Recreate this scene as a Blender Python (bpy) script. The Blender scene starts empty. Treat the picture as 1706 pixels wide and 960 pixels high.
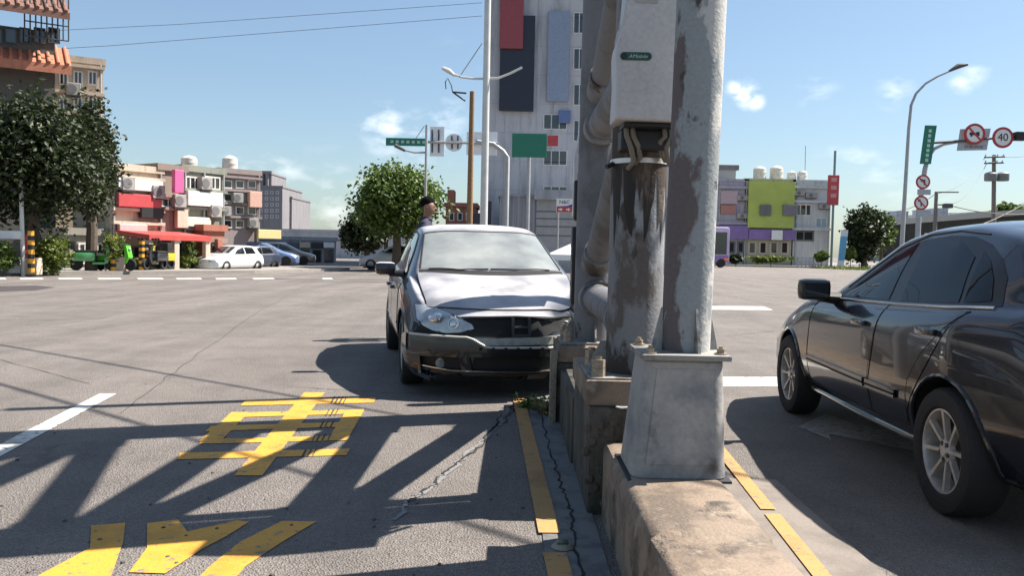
import bpy, bmesh, math, random
import numpy as np
from mathutils import Vector, Matrix
from mathutils.bvhtree import BVHTree
R = math.radians
scene = bpy.context.scene
C = scene.collection
rng = random.Random(7)

# ------------------------------------------------------------------ camera
CAM_H, FPX, W0, H0, HORIZON, ROLL = 1.24, 1400.0, 1706.0, 960.0, 418.0, math.radians(1.15)
PITCH = math.atan((H0 / 2 - HORIZON) / FPX)
cd = bpy.data.cameras.new('camera')
cam = bpy.data.objects.new('camera', cd); C.objects.link(cam)
cam.location = (0, 0, CAM_H)
cam.rotation_euler = (Matrix.Rotation(math.pi / 2 - PITCH, 3, 'X') @ Matrix.Rotation(ROLL, 3, 'Z')).to_euler()
cd.sensor_width = 36; cd.lens = 36 * FPX / W0
cd.clip_start = 0.05; cd.clip_end = 4000
scene.camera = cam

# ------------------------------------------------------------------ light
SUN_EL, SUN_AZ = R(53), R(18)          # azimuth measured from +x towards +y
sdir = Vector((math.cos(SUN_EL) * math.cos(SUN_AZ), math.cos(SUN_EL) * math.sin(SUN_AZ), math.sin(SUN_EL)))
sl = bpy.data.lights.new('sun', 'SUN'); sl.energy = 5.0; sl.angle = R(0.5); sl.color = (1.0, 0.93, 0.84)
so = bpy.data.objects.new('sun', sl); C.objects.link(so)
so.rotation_euler = sdir.to_track_quat('Z', 'Y').to_euler(); so.location = (20, 5, 30)

def px_dir(u, v):
    a = (u - W0 / 2) / FPX; b = -(v - H0 / 2) / FPX
    a, b = a * math.cos(ROLL) - b * math.sin(ROLL), a * math.sin(ROLL) + b * math.cos(ROLL)
    f = Vector((0, math.cos(PITCH), -math.sin(PITCH))); up = Vector((0, math.sin(PITCH), math.cos(PITCH)))
    return Vector((1, 0, 0)) * a + up * b + f
def G(u, v, z=0.0):
    d = px_dir(u, v); t = (z - CAM_H) / d.z
    return Vector((d.x * t, d.y * t, z))
def A(u, v, y):
    d = px_dir(u, v); t = y / d.y
    return Vector((d.x * t, y, CAM_H + d.z * t))

world = bpy.data.worlds.new('World'); scene.world = world; world.use_nodes = True
nt = world.node_tree; nt.nodes.clear()
def wn(t, **k):
    n = nt.nodes.new(t)
    for a, b in k.items(): setattr(n, a, b)
    return n
out = wn('ShaderNodeOutputWorld'); bg = wn('ShaderNodeBackground'); bg.inputs['Strength'].default_value = 0.051
sky = wn('ShaderNodeTexSky', sky_type='NISHITA', sun_disc=False, sun_elevation=SUN_EL, sun_rotation=math.pi / 2 - SUN_AZ)
sky.air_density = 1.1; sky.dust_density = 1.0; sky.ozone_density = 1.0
tc = wn('ShaderNodeTexCoord')
mp = wn('ShaderNodeMapping'); mp.inputs['Scale'].default_value = (1, 1, 2.2)
nz = wn('ShaderNodeTexNoise'); nz.inputs['Scale'].default_value = 26; nz.inputs['Detail'].default_value = 8; nz.inputs['Roughness'].default_value = 0.55
nt.links.new(tc.outputs['Generated'], mp.inputs['Vector']); nt.links.new(mp.outputs['Vector'], nz.inputs['Vector'])
# a thin scatter of fair-weather cloud all over the sky, plus the small clouds that can be seen
nz2 = wn('ShaderNodeTexNoise'); nz2.inputs['Scale'].default_value = 3.1; nz2.inputs['Detail'].default_value = 3
nt.links.new(mp.outputs['Vector'], nz2.inputs['Vector'])
mr = wn('ShaderNodeMapRange'); mr.inputs['From Min'].default_value = 0.60; mr.inputs['From Max'].default_value = 0.85; mr.inputs['To Max'].default_value = 0.75
nt.links.new(nz2.outputs['Fac'], mr.inputs['Value'])
last = mr.outputs['Result']
for (u, v, r, s) in [(648, 218, 0.04, .55), (622, 208, .026, .45), (745, 200, .034, .42), (700, 235, .05, .3), (1240, 157, .021, .95), (1226, 147, .014, .95), (1258, 168, .014, .8), (1490, 152, .024, .4), (1600, 140, .016, .42), (1622, 120, .018, .38),
                     (560, 360, .09, .3), (500, 330, .07, .2), (1360, 150, .03, .25)]:
    c = px_dir(u, v).normalized()
    dn = wn('ShaderNodeVectorMath', operation='DISTANCE'); dn.inputs[1].default_value = c
    nt.links.new(tc.outputs['Generated'], dn.inputs[0])
    m = wn('ShaderNodeMapRange'); m.inputs['From Min'].default_value = r; m.inputs['From Max'].default_value = 0; m.inputs['To Min'].default_value = 0; m.inputs['To Max'].default_value = s
    nt.links.new(dn.outputs['Value'], m.inputs['Value'])
    mx = wn('ShaderNodeMath', operation='MAXIMUM'); nt.links.new(last, mx.inputs[0]); nt.links.new(m.outputs['Result'], mx.inputs[1]); last = mx.outputs[0]
ad = wn('ShaderNodeMath', operation='MULTIPLY_ADD'); nt.links.new(nz.outputs['Fac'], ad.inputs[0]); ad.inputs[1].default_value = 3.0; ad.inputs[2].default_value = -1.55
ad2 = wn('ShaderNodeMath', operation='ADD'); nt.links.new(last, ad2.inputs[0]); nt.links.new(ad.outputs[0], ad2.inputs[1])
ml = wn('ShaderNodeMath', operation='MULTIPLY', use_clamp=True); nt.links.new(ad2.outputs[0], ml.inputs[0])
gate = wn('ShaderNodeMapRange'); gate.inputs['From Max'].default_value = 0.8; gate.inputs['To Max'].default_value = 1.0; nt.links.new(last, gate.inputs['Value']); nt.links.new(gate.outputs['Result'], ml.inputs[1])
mix = wn('ShaderNodeMixRGB'); nt.links.new(ml.outputs[0], mix.inputs['Fac']); wb = wn('ShaderNodeMixRGB', blend_type='MULTIPLY'); wb.inputs['Fac'].default_value = 1; wb.inputs['Color2'].default_value = (.93, 1.05, 1.15, 1)
nt.links.new(sky.outputs['Color'], wb.inputs['Color1']); hz = wn('ShaderNodeMixRGB'); hz.inputs['Fac'].default_value = .12; hz.inputs['Color2'].default_value = (6.0, 7.2, 7.9, 1)   # thin even haze
nt.links.new(wb.outputs['Color'], hz.inputs['Color1']); nt.links.new(hz.outputs['Color'], mix.inputs['Color1']); mix.inputs['Color2'].default_value = (15, 15, 15.4, 1)
nt.links.new(mix.outputs['Color'], bg.inputs['Color']); nt.links.new(bg.outputs['Background'], out.inputs['Surface'])

vs = scene.view_settings; vs.view_transform = 'Standard'; vs.look = 'None'; vs.exposure = 1.32; vs.gamma = 1.0; vs.use_curve_mapping = False
scene.cycles.max_bounces = 8; scene.cycles.use_denoising = True

# ------------------------------------------------------------------ materials
MATS = {}
def mat(name, col, rough=0.6, metal=0.0, var=0.12, scale=8.0, bump=0.0, bscale=60.0, coat=0.0, spec=0.5, trans=0.0, alpha=1.0, emit=None):
    if name in MATS: return MATS[name]
    m = bpy.data.materials.new(name); m.use_nodes = True; t = m.node_tree; b = t.nodes['Principled BSDF']
    b.inputs['Roughness'].default_value = rough; b.inputs['Metallic'].default_value = metal
    b.inputs['Coat Weight'].default_value = coat; b.inputs['Coat Roughness'].default_value = 0.04
    b.inputs['Specular IOR Level'].default_value = spec; b.inputs['Transmission Weight'].default_value = trans; b.inputs['Alpha'].default_value = alpha
    tc = t.nodes.new('ShaderNodeTexCoord'); n = t.nodes.new('ShaderNodeTexNoise'); n.inputs['Scale'].default_value = scale; n.inputs['Detail'].default_value = 6; n.inputs['Roughness'].default_value = .65
    t.links.new(tc.outputs['Object'], n.inputs['Vector'])
    r = t.nodes.new('ShaderNodeValToRGB'); c = np.array(col[:3])
    r.color_ramp.elements[0].position = .3; r.color_ramp.elements[1].position = .7
    r.color_ramp.elements[0].color = (*np.clip(c * (1 - var), 0, 1), 1); r.color_ramp.elements[1].color = (*np.clip(c * (1 + var), 0, 1), 1)
    t.links.new(n.outputs['Fac'], r.inputs['Fac']); t.links.new(r.outputs['Color'], b.inputs['Base Color'])
    if bump:
        n2 = t.nodes.new('ShaderNodeTexNoise'); n2.inputs['Scale'].default_value = bscale; n2.inputs['Detail'].default_value = 5
        t.links.new(tc.outputs['Object'], n2.inputs['Vector'])
        bp = t.nodes.new('ShaderNodeBump'); bp.inputs['Strength'].default_value = bump; bp.inputs['Distance'].default_value = .02
        t.links.new(n2.outputs['Fac'], bp.inputs['Height']); t.links.new(bp.outputs['Normal'], b.inputs['Normal'])
    if emit: b.inputs['Emission Color'].default_value = (*emit[:3], 1); b.inputs['Emission Strength'].default_value = emit[3]
    MATS[name] = m; return m

def layered(name, cols, scale=4.0, rough=0.75, thr=(.45, .55), bump=.35, stretch=(1, 1, 1), bscale=90, fine=None, detail=8, lit_side_bias=0):
    """a stack of colours, each shown where its own noise passes a threshold: flaking paint, stains, wear"""
    m = bpy.data.materials.new(name); m.use_nodes = True; t = m.node_tree; b = t.nodes['Principled BSDF']; b.inputs['Roughness'].default_value = rough
    tc = t.nodes.new('ShaderNodeTexCoord'); cur = None; hs = None
    for i, c in enumerate(cols):
        col, sc, lo, hi = c[:4]; seed = c[4] if len(c) > 4 else i * 3.7
        if i == 0:
            rgb = t.nodes.new('ShaderNodeRGB'); rgb.outputs[0].default_value = (*col, 1); cur = rgb.outputs[0]
            continue
        mp = t.nodes.new('ShaderNodeMapping'); mp.inputs['Location'].default_value = (seed, seed * 1.3, seed * .7); mp.inputs['Scale'].default_value = stretch
        t.links.new(tc.outputs['Object'], mp.inputs['Vector'])
        n = t.nodes.new('ShaderNodeTexNoise'); n.inputs['Scale'].default_value = sc; n.inputs['Detail'].default_value = detail; n.inputs['Roughness'].default_value = .6
        t.links.new(mp.outputs['Vector'], n.inputs['Vector'])
        mr = t.nodes.new('ShaderNodeMapRange'); mr.inputs['From Min'].default_value = lo; mr.inputs['From Max'].default_value = hi
        src = n.outputs['Fac']
        if lit_side_bias and i in (1, 2):     # pale layers increase to the right: the post's sunlit side put into colour
            sx_ = t.nodes.new('ShaderNodeSeparateXYZ'); t.links.new(tc.outputs['Object'], sx_.inputs[0]); ma = t.nodes.new('ShaderNodeMath'); ma.operation = 'MULTIPLY_ADD'; ma.inputs[1].default_value = lit_side_bias
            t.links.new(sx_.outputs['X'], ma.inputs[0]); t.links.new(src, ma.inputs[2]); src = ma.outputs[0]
        t.links.new(src, mr.inputs['Value'])
        mx = t.nodes.new('ShaderNodeMixRGB'); t.links.new(mr.outputs['Result'], mx.inputs['Fac']); t.links.new(cur, mx.inputs['Color1']); mx.inputs['Color2'].default_value = (*col, 1)
        cur = mx.outputs['Color']; hs = mr.outputs['Result']
    n = t.nodes.new('ShaderNodeTexNoise'); n.inputs['Scale'].default_value = bscale; n.inputs['Detail'].default_value = 6
    t.links.new(tc.outputs['Object'], n.inputs['Vector'])
    mr = t.nodes.new('ShaderNodeMapRange'); mr.inputs['To Min'].default_value = .72; mr.inputs['To Max'].default_value = 1.28; t.links.new(n.outputs['Fac'], mr.inputs['Value'])
    mu = t.nodes.new('ShaderNodeMixRGB'); mu.blend_type = 'MULTIPLY'; mu.inputs['Fac'].default_value = .8
    t.links.new(cur, mu.inputs['Color1']); t.links.new(mr.outputs['Result'], mu.inputs['Color2'])
    t.links.new(mu.outputs['Color'], b.inputs['Base Color'])
    bp = t.nodes.new('ShaderNodeBump'); bp.inputs['Strength'].default_value = bump; bp.inputs['Distance'].default_value = .01
    if hs is not None:
        a = t.nodes.new('ShaderNodeMath'); a.operation = 'MULTIPLY_ADD'; a.inputs[1].default_value = .5
        t.links.new(n.outputs['Fac'], a.inputs[0]); t.links.new(hs, a.inputs[2]); t.links.new(a.outputs[0], bp.inputs['Height'])
    else: t.links.new(n.outputs['Fac'], bp.inputs['Height'])
    t.links.new(bp.outputs['Normal'], b.inputs['Normal'])
    MATS[name] = m; return m

# ------------------------------------------------------------------ mesh helpers
ORIG = {}
class MB:
    def __init__(s): s.v = []; s.f = []; s.mi = []; s.cur = 0
    def add(s, vs, fs):
        o = len(s.v); s.v += [tuple(p) for p in vs]; s.f += [[i + o for i in f] for f in fs]; s.mi += [s.cur] * len(fs); return s
    def box(s, x0, x1, y0, y1, z0, z1, rot=0, about=None):
        p = [(x, y, z) for z in (z0, z1) for (x, y) in ((x0, y0), (x1, y0), (x1, y1), (x0, y1))]
        if rot:
            cx, cy = about or ((x0 + x1) / 2, (y0 + y1) / 2); c, n = math.cos(rot), math.sin(rot)
            p = [(cx + (x - cx) * c - (y - cy) * n, cy + (x - cx) * n + (y - cy) * c, z) for x, y, z in p]
        return s.add(p, [(3, 2, 1, 0), (4, 5, 6, 7), (0, 1, 5, 4), (1, 2, 6, 5), (2, 3, 7, 6), (3, 0, 4, 7)])
    def bbox(s, x0, x1, y0, y1, z0, z1, b=.01, rot=0, taper=0):
        """box with chamfered edges; taper shrinks the top"""
        bm = bmesh.new(); bmesh.ops.create_cube(bm, size=1)
        for v in bm.verts:
            k = 1 - taper * (v.co.z + .5)
            v.co = Vector((v.co.x * (x1 - x0) * k, v.co.y * (y1 - y0) * k, v.co.z * (z1 - z0)))
        if b: bmesh.ops.bevel(bm, geom=bm.edges[:], offset=b, segments=2, affect='EDGES', profile=.6)
        m = Matrix.Translation(((x0 + x1) / 2, (y0 + y1) / 2, (z0 + z1) / 2)) @ Matrix.Rotation(rot, 4, 'Z')
        bm.transform(m); s.frombm(bm); return s
    def frombm(s, bm):
        bm.verts.index_update(); s.add([v.co[:] for v in bm.verts], [[v.index for v in f.verts] for f in bm.faces]); bm.free(); return s
    def tube(s, path, r, n=10, cap=True):
        path = [Vector(p) for p in path]; rs = r if isinstance(r, (list, tuple)) else [r] * len(path); o = len(s.v); ref = None
        for i, p in enumerate(path):
            d = (path[min(i + 1, len(path) - 1)] - path[max(i - 1, 0)]).normalized()
            if ref is None: ref = Vector((0, 0, 1)) if abs(d.z) < .9 else Vector((1, 0, 0))
            a = (ref - d * ref.dot(d)).normalized(); b = d.cross(a); ref = a
            for k in range(n):
                t = 2 * math.pi * k / n; s.v.append(tuple(p + (a * math.cos(t) + b * math.sin(t)) * rs[i]))
        fs = []
        for i in range(len(path) - 1):
            for k in range(n): fs.append([o + i * n + k, o + i * n + (k + 1) % n, o + (i + 1) * n + (k + 1) % n, o + (i + 1) * n + k])
        if cap: fs.append([o + k for k in range(n)][::-1]); fs.append([o + (len(path) - 1) * n + k for k in range(n)])
        s.f += fs; s.mi += [s.cur] * len(fs); return s
    def cyl(s, x, y, z0, z1, r, n=16, r1=None): return s.tube([(x, y, z0), (x, y, z1)], [r, r if r1 is None else r1], n)
    def lathe(s, prof, c=(0, 0, 0), axis='x', n=32):
        o = len(s.v)
        for (h, r) in prof:
            for k in range(n):
                t = 2 * math.pi * k / n; a, b = r * math.cos(t), r * math.sin(t)
                p = (h, a, b) if axis == 'x' else ((a, h, b) if axis == 'y' else (a, b, h))
                s.v.append((p[0] + c[0], p[1] + c[1], p[2] + c[2]))
        fs = [[o + i * n + k, o + i * n + (k + 1) % n, o + (i + 1) * n + (k + 1) % n, o + (i + 1) * n + k] for i in range(len(prof) - 1) for k in range(n)]
        s.f += fs; s.mi += [s.cur] * len(fs); return s
    def prism(s, poly, ax, lo, hi):
        """polygon in the plane normal to axis ax, extruded lo..hi. poly 2-D: ax z -> (x,y); y -> (x,z); x -> (y,z)"""
        def P(p, h): return (p[0], p[1], h) if ax == 'z' else ((p[0], h, p[1]) if ax == 'y' else (h, p[0], p[1]))
        n = len(poly); vs = [P(p, lo) for p in poly] + [P(p, hi) for p in poly]
        return s.add(vs, [list(range(n))[::-1], list(range(n, 2 * n))] + [[i, (i + 1) % n, n + (i + 1) % n, n + i] for i in range(n)])
    def ball(s, c, r, n=10, m=6):
        rx, ry, rz = r if isinstance(r, (tuple, list)) else (r, r, r)
        vs = []; fs = []
        for i in range(m + 1):
            a = math.pi * i / m
            for k in range(n):
                t = 2 * math.pi * k / n; vs.append((c[0] + rx * math.sin(a) * math.cos(t), c[1] + ry * math.sin(a) * math.sin(t), c[2] + rz * math.cos(a)))
        for i in range(m):
            for k in range(n): fs.append([i * n + k, (i + 1) * n + k, (i + 1) * n + (k + 1) % n, i * n + (k + 1) % n])
        return s.add(vs, fs)
    def build(s, name, m, parent=None, smooth=False, wd=True, angle=35):
        me = bpy.data.meshes.new(name)
        o0 = ORIG.get(parent.name, Vector((0, 0, 0))) if (parent is not None and wd) else Vector((0, 0, 0))
        me.from_pydata([(a - o0.x, b - o0.y, c - o0.z) for a, b, c in s.v], [], s.f)
        ms = m if isinstance(m, (list, tuple)) else [m]
        for x in ms: me.materials.append(x)
        if len(ms) > 1: me.polygons.foreach_set('material_index', s.mi)
        bm = bmesh.new(); bm.from_mesh(me); bmesh.ops.remove_doubles(bm, verts=bm.verts, dist=1e-6); bmesh.ops.recalc_face_normals(bm, faces=bm.faces); bm.to_mesh(me); bm.free()
        if smooth:
            me.polygons.foreach_set('use_smooth', [True] * len(me.polygons)); me.set_sharp_from_angle(angle=R(angle))
        o = bpy.data.objects.new(name, me); C.objects.link(o)
        if parent is not None:
            o.parent = parent
            if parent.name in ORIG and wd: ORIG[o.name] = ORIG[parent.name]
        return o
def tag(o, label=None, cat=None, group=None, kind=None):
    if label: o['label'] = label
    if cat: o['category'] = cat
    if group: o['group'] = group
    if kind: o['kind'] = kind
    return o
def thing(name, label, cat, loc=(0, 0, 0), rotz=0, group=None, world=True):
    o = bpy.data.objects.new(name, None); C.objects.link(o); o.location = loc; o.rotation_euler = (0, 0, rotz); o.empty_display_size = .2
    tag(o, label, cat, group)
    if world: ORIG[o.name] = Vector(loc)
    return o
def copy_tree(o, parent=None):
    c = o.copy(); C.objects.link(c); c.parent = parent
    for ch in o.children: copy_tree(ch, c)
    return c
def sheet(name, poly, z, m, parent=None, kind=None):
    b = MB(); b.add([(p[0], p[1], z) for p in poly], [list(range(len(poly)))]); o = b.build(name, m, parent)
    if kind: o['kind'] = kind
    return o
def text_mesh(name, txt, m, parent, loc, size, rot=(math.pi / 2, 0, 0), ext=.002, wd=True, align='CENTER', shear=0, sx=1):
    cu = bpy.data.curves.new(name, 'FONT'); cu.body = txt; cu.size = size; cu.extrude = ext; cu.align_x = align; cu.align_y = 'CENTER'; cu.shear = shear
    t = bpy.data.objects.new(name, cu); C.objects.link(t)
    dg = bpy.context.evaluated_depsgraph_get(); me = bpy.data.meshes.new_from_object(t.evaluated_get(dg)); bpy.data.objects.remove(t)
    me.materials.clear(); me.materials.append(m)
    o = bpy.data.objects.new(name, me); C.objects.link(o); o.parent = parent
    l = Vector(loc)
    if parent is not None and wd and parent.name in ORIG: l = l - ORIG[parent.name]
    o.location = l; o.rotation_euler = rot; o.scale = (sx, 1, 1); return o
# ------------------------------------------------------------------ ground
def asphalt_mat():
    m = bpy.data.materials.new('asphalt'); m.use_nodes = True; t = m.node_tree; b = t.nodes['Principled BSDF']; b.inputs['Roughness'].default_value = .82
    tc = t.nodes.new('ShaderNodeTexCoord')
    def noise(sc, det=6, rough=.6, vec=None):
        n = t.nodes.new('ShaderNodeTexNoise'); n.inputs['Scale'].default_value = sc; n.inputs['Detail'].default_value = det; n.inputs['Roughness'].default_value = rough
        t.links.new(vec or tc.outputs['Object'], n.inputs['Vector']); return n.outputs['Fac']
    def rng_(x, a, b_, c, d):
        r = t.nodes.new('ShaderNodeMapRange'); r.inputs['From Min'].default_value = a; r.inputs['From Max'].default_value = b_; r.inputs['To Min'].default_value = c; r.inputs['To Max'].default_value = d; t.links.new(x, r.inputs['Value']); return r.outputs['Result']
    def mul(a, c):
        r = t.nodes.new('ShaderNodeMath'); r.operation = 'MULTIPLY'; t.links.new(a, r.inputs[0]); t.links.new(c, r.inputs[1]); return r.outputs[0]
    big = rng_(noise(.35, 4), .3, .7, .86, 1.14)
    mp = t.nodes.new('ShaderNodeMapping'); mp.inputs['Scale'].default_value = (1.6, .12, 1); t.links.new(tc.outputs['Object'], mp.inputs['Vector'])
    streak = rng_(noise(1.2, 4, .6, mp.outputs['Vector']), .35, .7, .88, 1.12)
    fine = mul(rng_(noise(150, 3, .8), .36, .66, .62, 1.40), rng_(noise(42, 4, .75), .36, .66, .86, 1.14))
    vo = t.nodes.new('ShaderNodeTexVoronoi'); vo.inputs['Scale'].default_value = 110; t.links.new(tc.outputs['Object'], vo.inputs['Vector'])
    stone = rng_(vo.outputs['Color'], 0, 1, .72, 1.28)
    # wheel paths polished darker along the lanes, blotchy patches, fine map cracking
    sx = t.nodes.new('ShaderNodeSeparateXYZ'); t.links.new(tc.outputs['Object'], sx.inputs[0])
    wv = t.nodes.new('ShaderNodeMath'); wv.operation = 'MULTIPLY_ADD'; wv.inputs[1].default_value = 3.6; wv.inputs[2].default_value = .4; t.links.new(sx.outputs['X'], wv.inputs[0])
    sn = t.nodes.new('ShaderNodeMath'); sn.operation = 'SINE'; t.links.new(wv.outputs[0], sn.inputs[0]); track = rng_(sn.outputs[0], -1, 1, .93, 1.06)
    blot = rng_(noise(1.7, 7, .7), .42, .66, 1.08, .84)
    v2 = t.nodes.new('ShaderNodeTexVoronoi'); v2.feature = 'DISTANCE_TO_EDGE'; v2.inputs['Scale'].default_value = 1.3
    wob = t.nodes.new('ShaderNodeTexNoise'); wob.inputs['Scale'].default_value = 4; wob.inputs['Detail'].default_value = 6; t.links.new(tc.outputs['Object'], wob.inputs['Vector'])
    vm = t.nodes.new('ShaderNodeVectorMath'); vm.operation = 'MULTIPLY_ADD'; vm.inputs[1].default_value = (.5, .5, 0); t.links.new(wob.outputs['Color'], vm.inputs[0]); t.links.new(tc.outputs['Object'], vm.inputs[2]); t.links.new(vm.outputs[0], v2.inputs['Vector'])
    ck = rng_(v2.outputs['Distance'], .002, .012, .62, 1.0); ckm = rng_(noise(.5, 3), .5, .62, 0, 1)
    mxk = t.nodes.new('ShaderNodeMix'); mxk.inputs[2].default_value = 1.0; t.links.new(ckm, mxk.inputs[0]); t.links.new(ck, mxk.inputs[3])
    k = mul(mul(mul(mul(mul(mul(big, streak), fine), stone), track), blot), mxk.outputs[0])
    mx = t.nodes.new('ShaderNodeMixRGB'); mx.blend_type = 'MULTIPLY'; mx.inputs['Fac'].default_value = 1; mx.inputs['Color1'].default_value = (.152, .134, .121, 1); t.links.new(k, mx.inputs['Color2'])
    t.links.new(mx.outputs['Color'], b.inputs['Base Color'])
    bp = t.nodes.new('ShaderNodeBump'); bp.inputs['Strength'].default_value = .8; bp.inputs['Distance'].default_value = .012
    t.links.new(vo.outputs['Distance'], bp.inputs['Height']); t.links.new(bp.outputs['Normal'], b.inputs['Normal'])
    MATS['asphalt'] = m; return m
asphalt_mat()
def worn_paint(name, col, thr=.62, bg=(.15, .14, .13)):
    return layered(name, [(col, 0, 0, 0), (tuple(np.array(col) * .62), 4, .5, .72), (bg, 16, thr, thr + .06), (bg, 55, .61, .70)], bump=.3, bscale=140, rough=.7)
Y_PAINT = worn_paint('yellow_road_paint', (.57, .28, .028), .585); W_PAINT = worn_paint('white_road_paint', (.56, .54, .49), .57)
Y_DULL = worn_paint('dull_yellow_road_paint', (.40, .225, .075), .58)
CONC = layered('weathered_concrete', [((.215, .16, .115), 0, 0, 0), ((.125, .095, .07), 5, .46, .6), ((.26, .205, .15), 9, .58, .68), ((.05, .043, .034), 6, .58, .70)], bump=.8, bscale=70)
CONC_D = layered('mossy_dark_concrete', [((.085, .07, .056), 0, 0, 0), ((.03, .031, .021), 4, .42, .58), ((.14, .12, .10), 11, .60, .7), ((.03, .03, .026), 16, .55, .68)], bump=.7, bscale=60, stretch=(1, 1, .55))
GUT = layered('gutter_concrete', [((.15, .15, .148), 0, 0, 0), ((.09, .092, .095), 6, .48, .62), ((.19, .19, .18), 12, .6, .7)], bump=.4, bscale=120)
BLACKISH = mat('crack_tar', (.012, .012, .012), .9)

road = sheet('road', [(-900, -60), (900, -60), (900, 1800), (-900, 1800)], 0, MATS['asphalt'], kind='structure')
def mark(name, pix, m, z=.004):
    return sheet(name, [G(u, v)[:2] for u, v in pix], z, m, road)
def strip(name, p0, p1, w, m, z=.004, n=1):
    a = Vector(p0[:2]); b = Vector(p1[:2]); d = (b - a).normalized(); q = Vector((-d.y, d.x)) * w / 2
    return sheet(name, [a + q, b + q, b - q, a - q], z, m, road)
# painted character 'car': strokes traced on the road, each a flat piece of paint in one mesh
ch = MB()
def stroke(pix, z=.004): ch.add([(*G(u, v)[:2], z) for u, v in pix], [list(range(len(pix)))])
stroke([(507, 655), (541, 655), (437, 794), (390, 794)], .0044)
stroke([(410, 668), (627, 664), (622, 672), (400, 677)])
stroke([(387, 689), (607, 683), (603, 690), (378, 697)], .0040)
stroke([(352, 711), (588, 704), (582, 712), (342, 720)], .0040)
stroke([(338, 733), (582, 727), (577, 735), (331, 741)], .0040)
stroke([(386, 688), (415, 688), (367, 737), (331, 737)], .0048)
stroke([(578, 684), (607, 684), (578, 735), (545, 735)], .0048)
stroke([(300, 756), (583, 749), (577, 760), (295, 767)])
ch.build('painted_character', Y_PAINT, road)
ch = MB()
stroke([(152, 878), (209, 873), (205, 905), (186, 960), (160, 1010), (10, 1010), (66, 960), (150, 915)])
stroke([(245, 874), (297, 868), (312, 888), (395, 869), (415, 872), (378, 895), (340, 915), (275, 958), (215, 956), (245, 915)], .0044)
stroke([(470, 870), (527, 871), (470, 905), (410, 945), (375, 985), (310, 985), (350, 945), (400, 905)], .0040)
ch.build('painted_character', Y_PAINT, road)
# scraped tyre marks over the character
tm = MB()
for (u, v, w) in [(553, 667, 3), (560, 667, 3), (567, 667, 3), (574, 667, 2), (545, 688, 2), (552, 688, 3), (560, 687, 2), (535, 708, 3), (543, 707, 2), (552, 707, 3), (522, 730, 2), (529, 730, 3), (538, 729, 3), (548, 729, 2), (505, 756, 4), (514, 756, 3), (523, 755, 2)]:
    tm.add([(*G(u + 3, v - 5)[:2], .0056), (*G(u + 3 + w, v - 5)[:2], .0056), (*G(u - 3 + w, v + 6)[:2], .0056), (*G(u - 3, v + 6)[:2], .0056)], [[0, 1, 2, 3]])
tm.build('skid_mark', mat('skid_rubber', (.05, .045, .04), .9), road)
# lane lines
strip('lane_line', G(180, 657), G(-260, 888), .13, W_PAINT)
strip('edge_line', (.075, 6.95), (.185, 3.62), .095, Y_DULL, .012)
strip('edge_line', (.195, 3.38), (.30, 1.0), .095, Y_DULL, .012)
mark('lane_line', [(1120, 510), (1272, 511), (1288, 517), (1120, 516)], W_PAINT)
mark('stop_line', [(1120, 629), (1600, 629), (1600, 645), (1120, 645)], W_PAINT)
mark('arrow_marking', [(1330, 712), (1378, 690), (1400, 700), (1560, 740), (1560, 760), (1380, 724), (1385, 735)], worn_paint('faded_white_paint', (.30, .285, .26), .52))
for (a, b) in [(-40, 8), (32, 70), (96, 135), (162, 200), (228, 270), (293, 334), (358, 392), (420, 455), (536, 552)]:
    mark('lane_dash', [(a, 463.6), (b, 463.2), (b + 3, 465.6), (a + 3, 466)], W_PAINT)
_a, _b = G(1236, 797), G(1368, 962); _d = (_b - _a)
strip('edge_line', _a - _d * 1.2, _a + _d * .42, .075, Y_DULL, .010); strip('edge_line', _a + _d * .47, _b + _d, .075, Y_DULL, .010)
_g = MB(); _g.box(.86, 1.48, .5, 4.6, -.05, .004); _go = _g.build('gutter', layered('pale_gutter_concrete', [((.19, .163, .14), 0, 0, 0), ((.135, .116, .10), 3, .46, .62), ((.24, .21, .18), 60, .6, .7)], bump=.3, bscale=120)); _go['kind'] = 'structure'
mark('manhole_cover', [(0, 477), (60, 476), (92, 479), (60, 484), (0, 486), (-50, 482)], mat('cast_iron_cover', (.05, .042, .04), .7))

# gutter strip beside the island
g = MB(); g.box(.155, .40, 1.0, 9.4, -.05, .007); gutter = g.build('gutter', GUT); gutter['kind'] = 'structure'
def crack(name, pts, w, z, m, seed, sub=7, amp=.02):
    r = random.Random(seed); L_ = []
    for i in range(len(pts) - 1):
        for k in range(sub): L_.append(Vector(pts[i]).lerp(Vector(pts[i + 1]), k / sub) + Vector((r.uniform(-amp, amp), r.uniform(-amp, amp))))
    L_.append(Vector(pts[-1])); b = MB(); vs = []; fs = []
    for i, p in enumerate(L_):
        d = (L_[min(i + 1, len(L_) - 1)] - L_[max(i - 1, 0)]).normalized(); q = Vector((-d.y, d.x)) * w * r.uniform(.35, 1) * .5
        vs += [(*(p + q), z), (*(p - q), z)]
        if i: fs.append([2 * i - 2, 2 * i, 2 * i + 1, 2 * i - 1])
    b.add(vs, fs); return b.build(name, m, road)
crack('crack', [G(893, 668)[:2], G(915, 745)[:2], G(930, 800)[:2], G(950, 850)[:2], G(955, 905)[:2], G(985, 1010)[:2]], .016, .010, BLACKISH, 1, 12, .014)
TARB = mat('crack_sealant', (.17, .165, .165), .7, var=.35, scale=30)
crack('crack', [G(850, 680)[:2], G(820, 720)[:2], G(780, 755)[:2], G(735, 800)[:2], G(690, 830)[:2], G(655, 868)[:2]], .035, .0045, TARB, 3, 8, .025)
crack('crack', [G(838, 690)[:2], G(800, 745)[:2], G(755, 775)[:2], G(722, 808)[:2], G(680, 838)[:2]], .02, .0055, BLACKISH, 4, 9, .02)
crack('crack', [G(857, 672)[:2], G(845, 700)[:2], G(818, 718)[:2]], .02, .0055, BLACKISH, 5, 9, .025)
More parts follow.
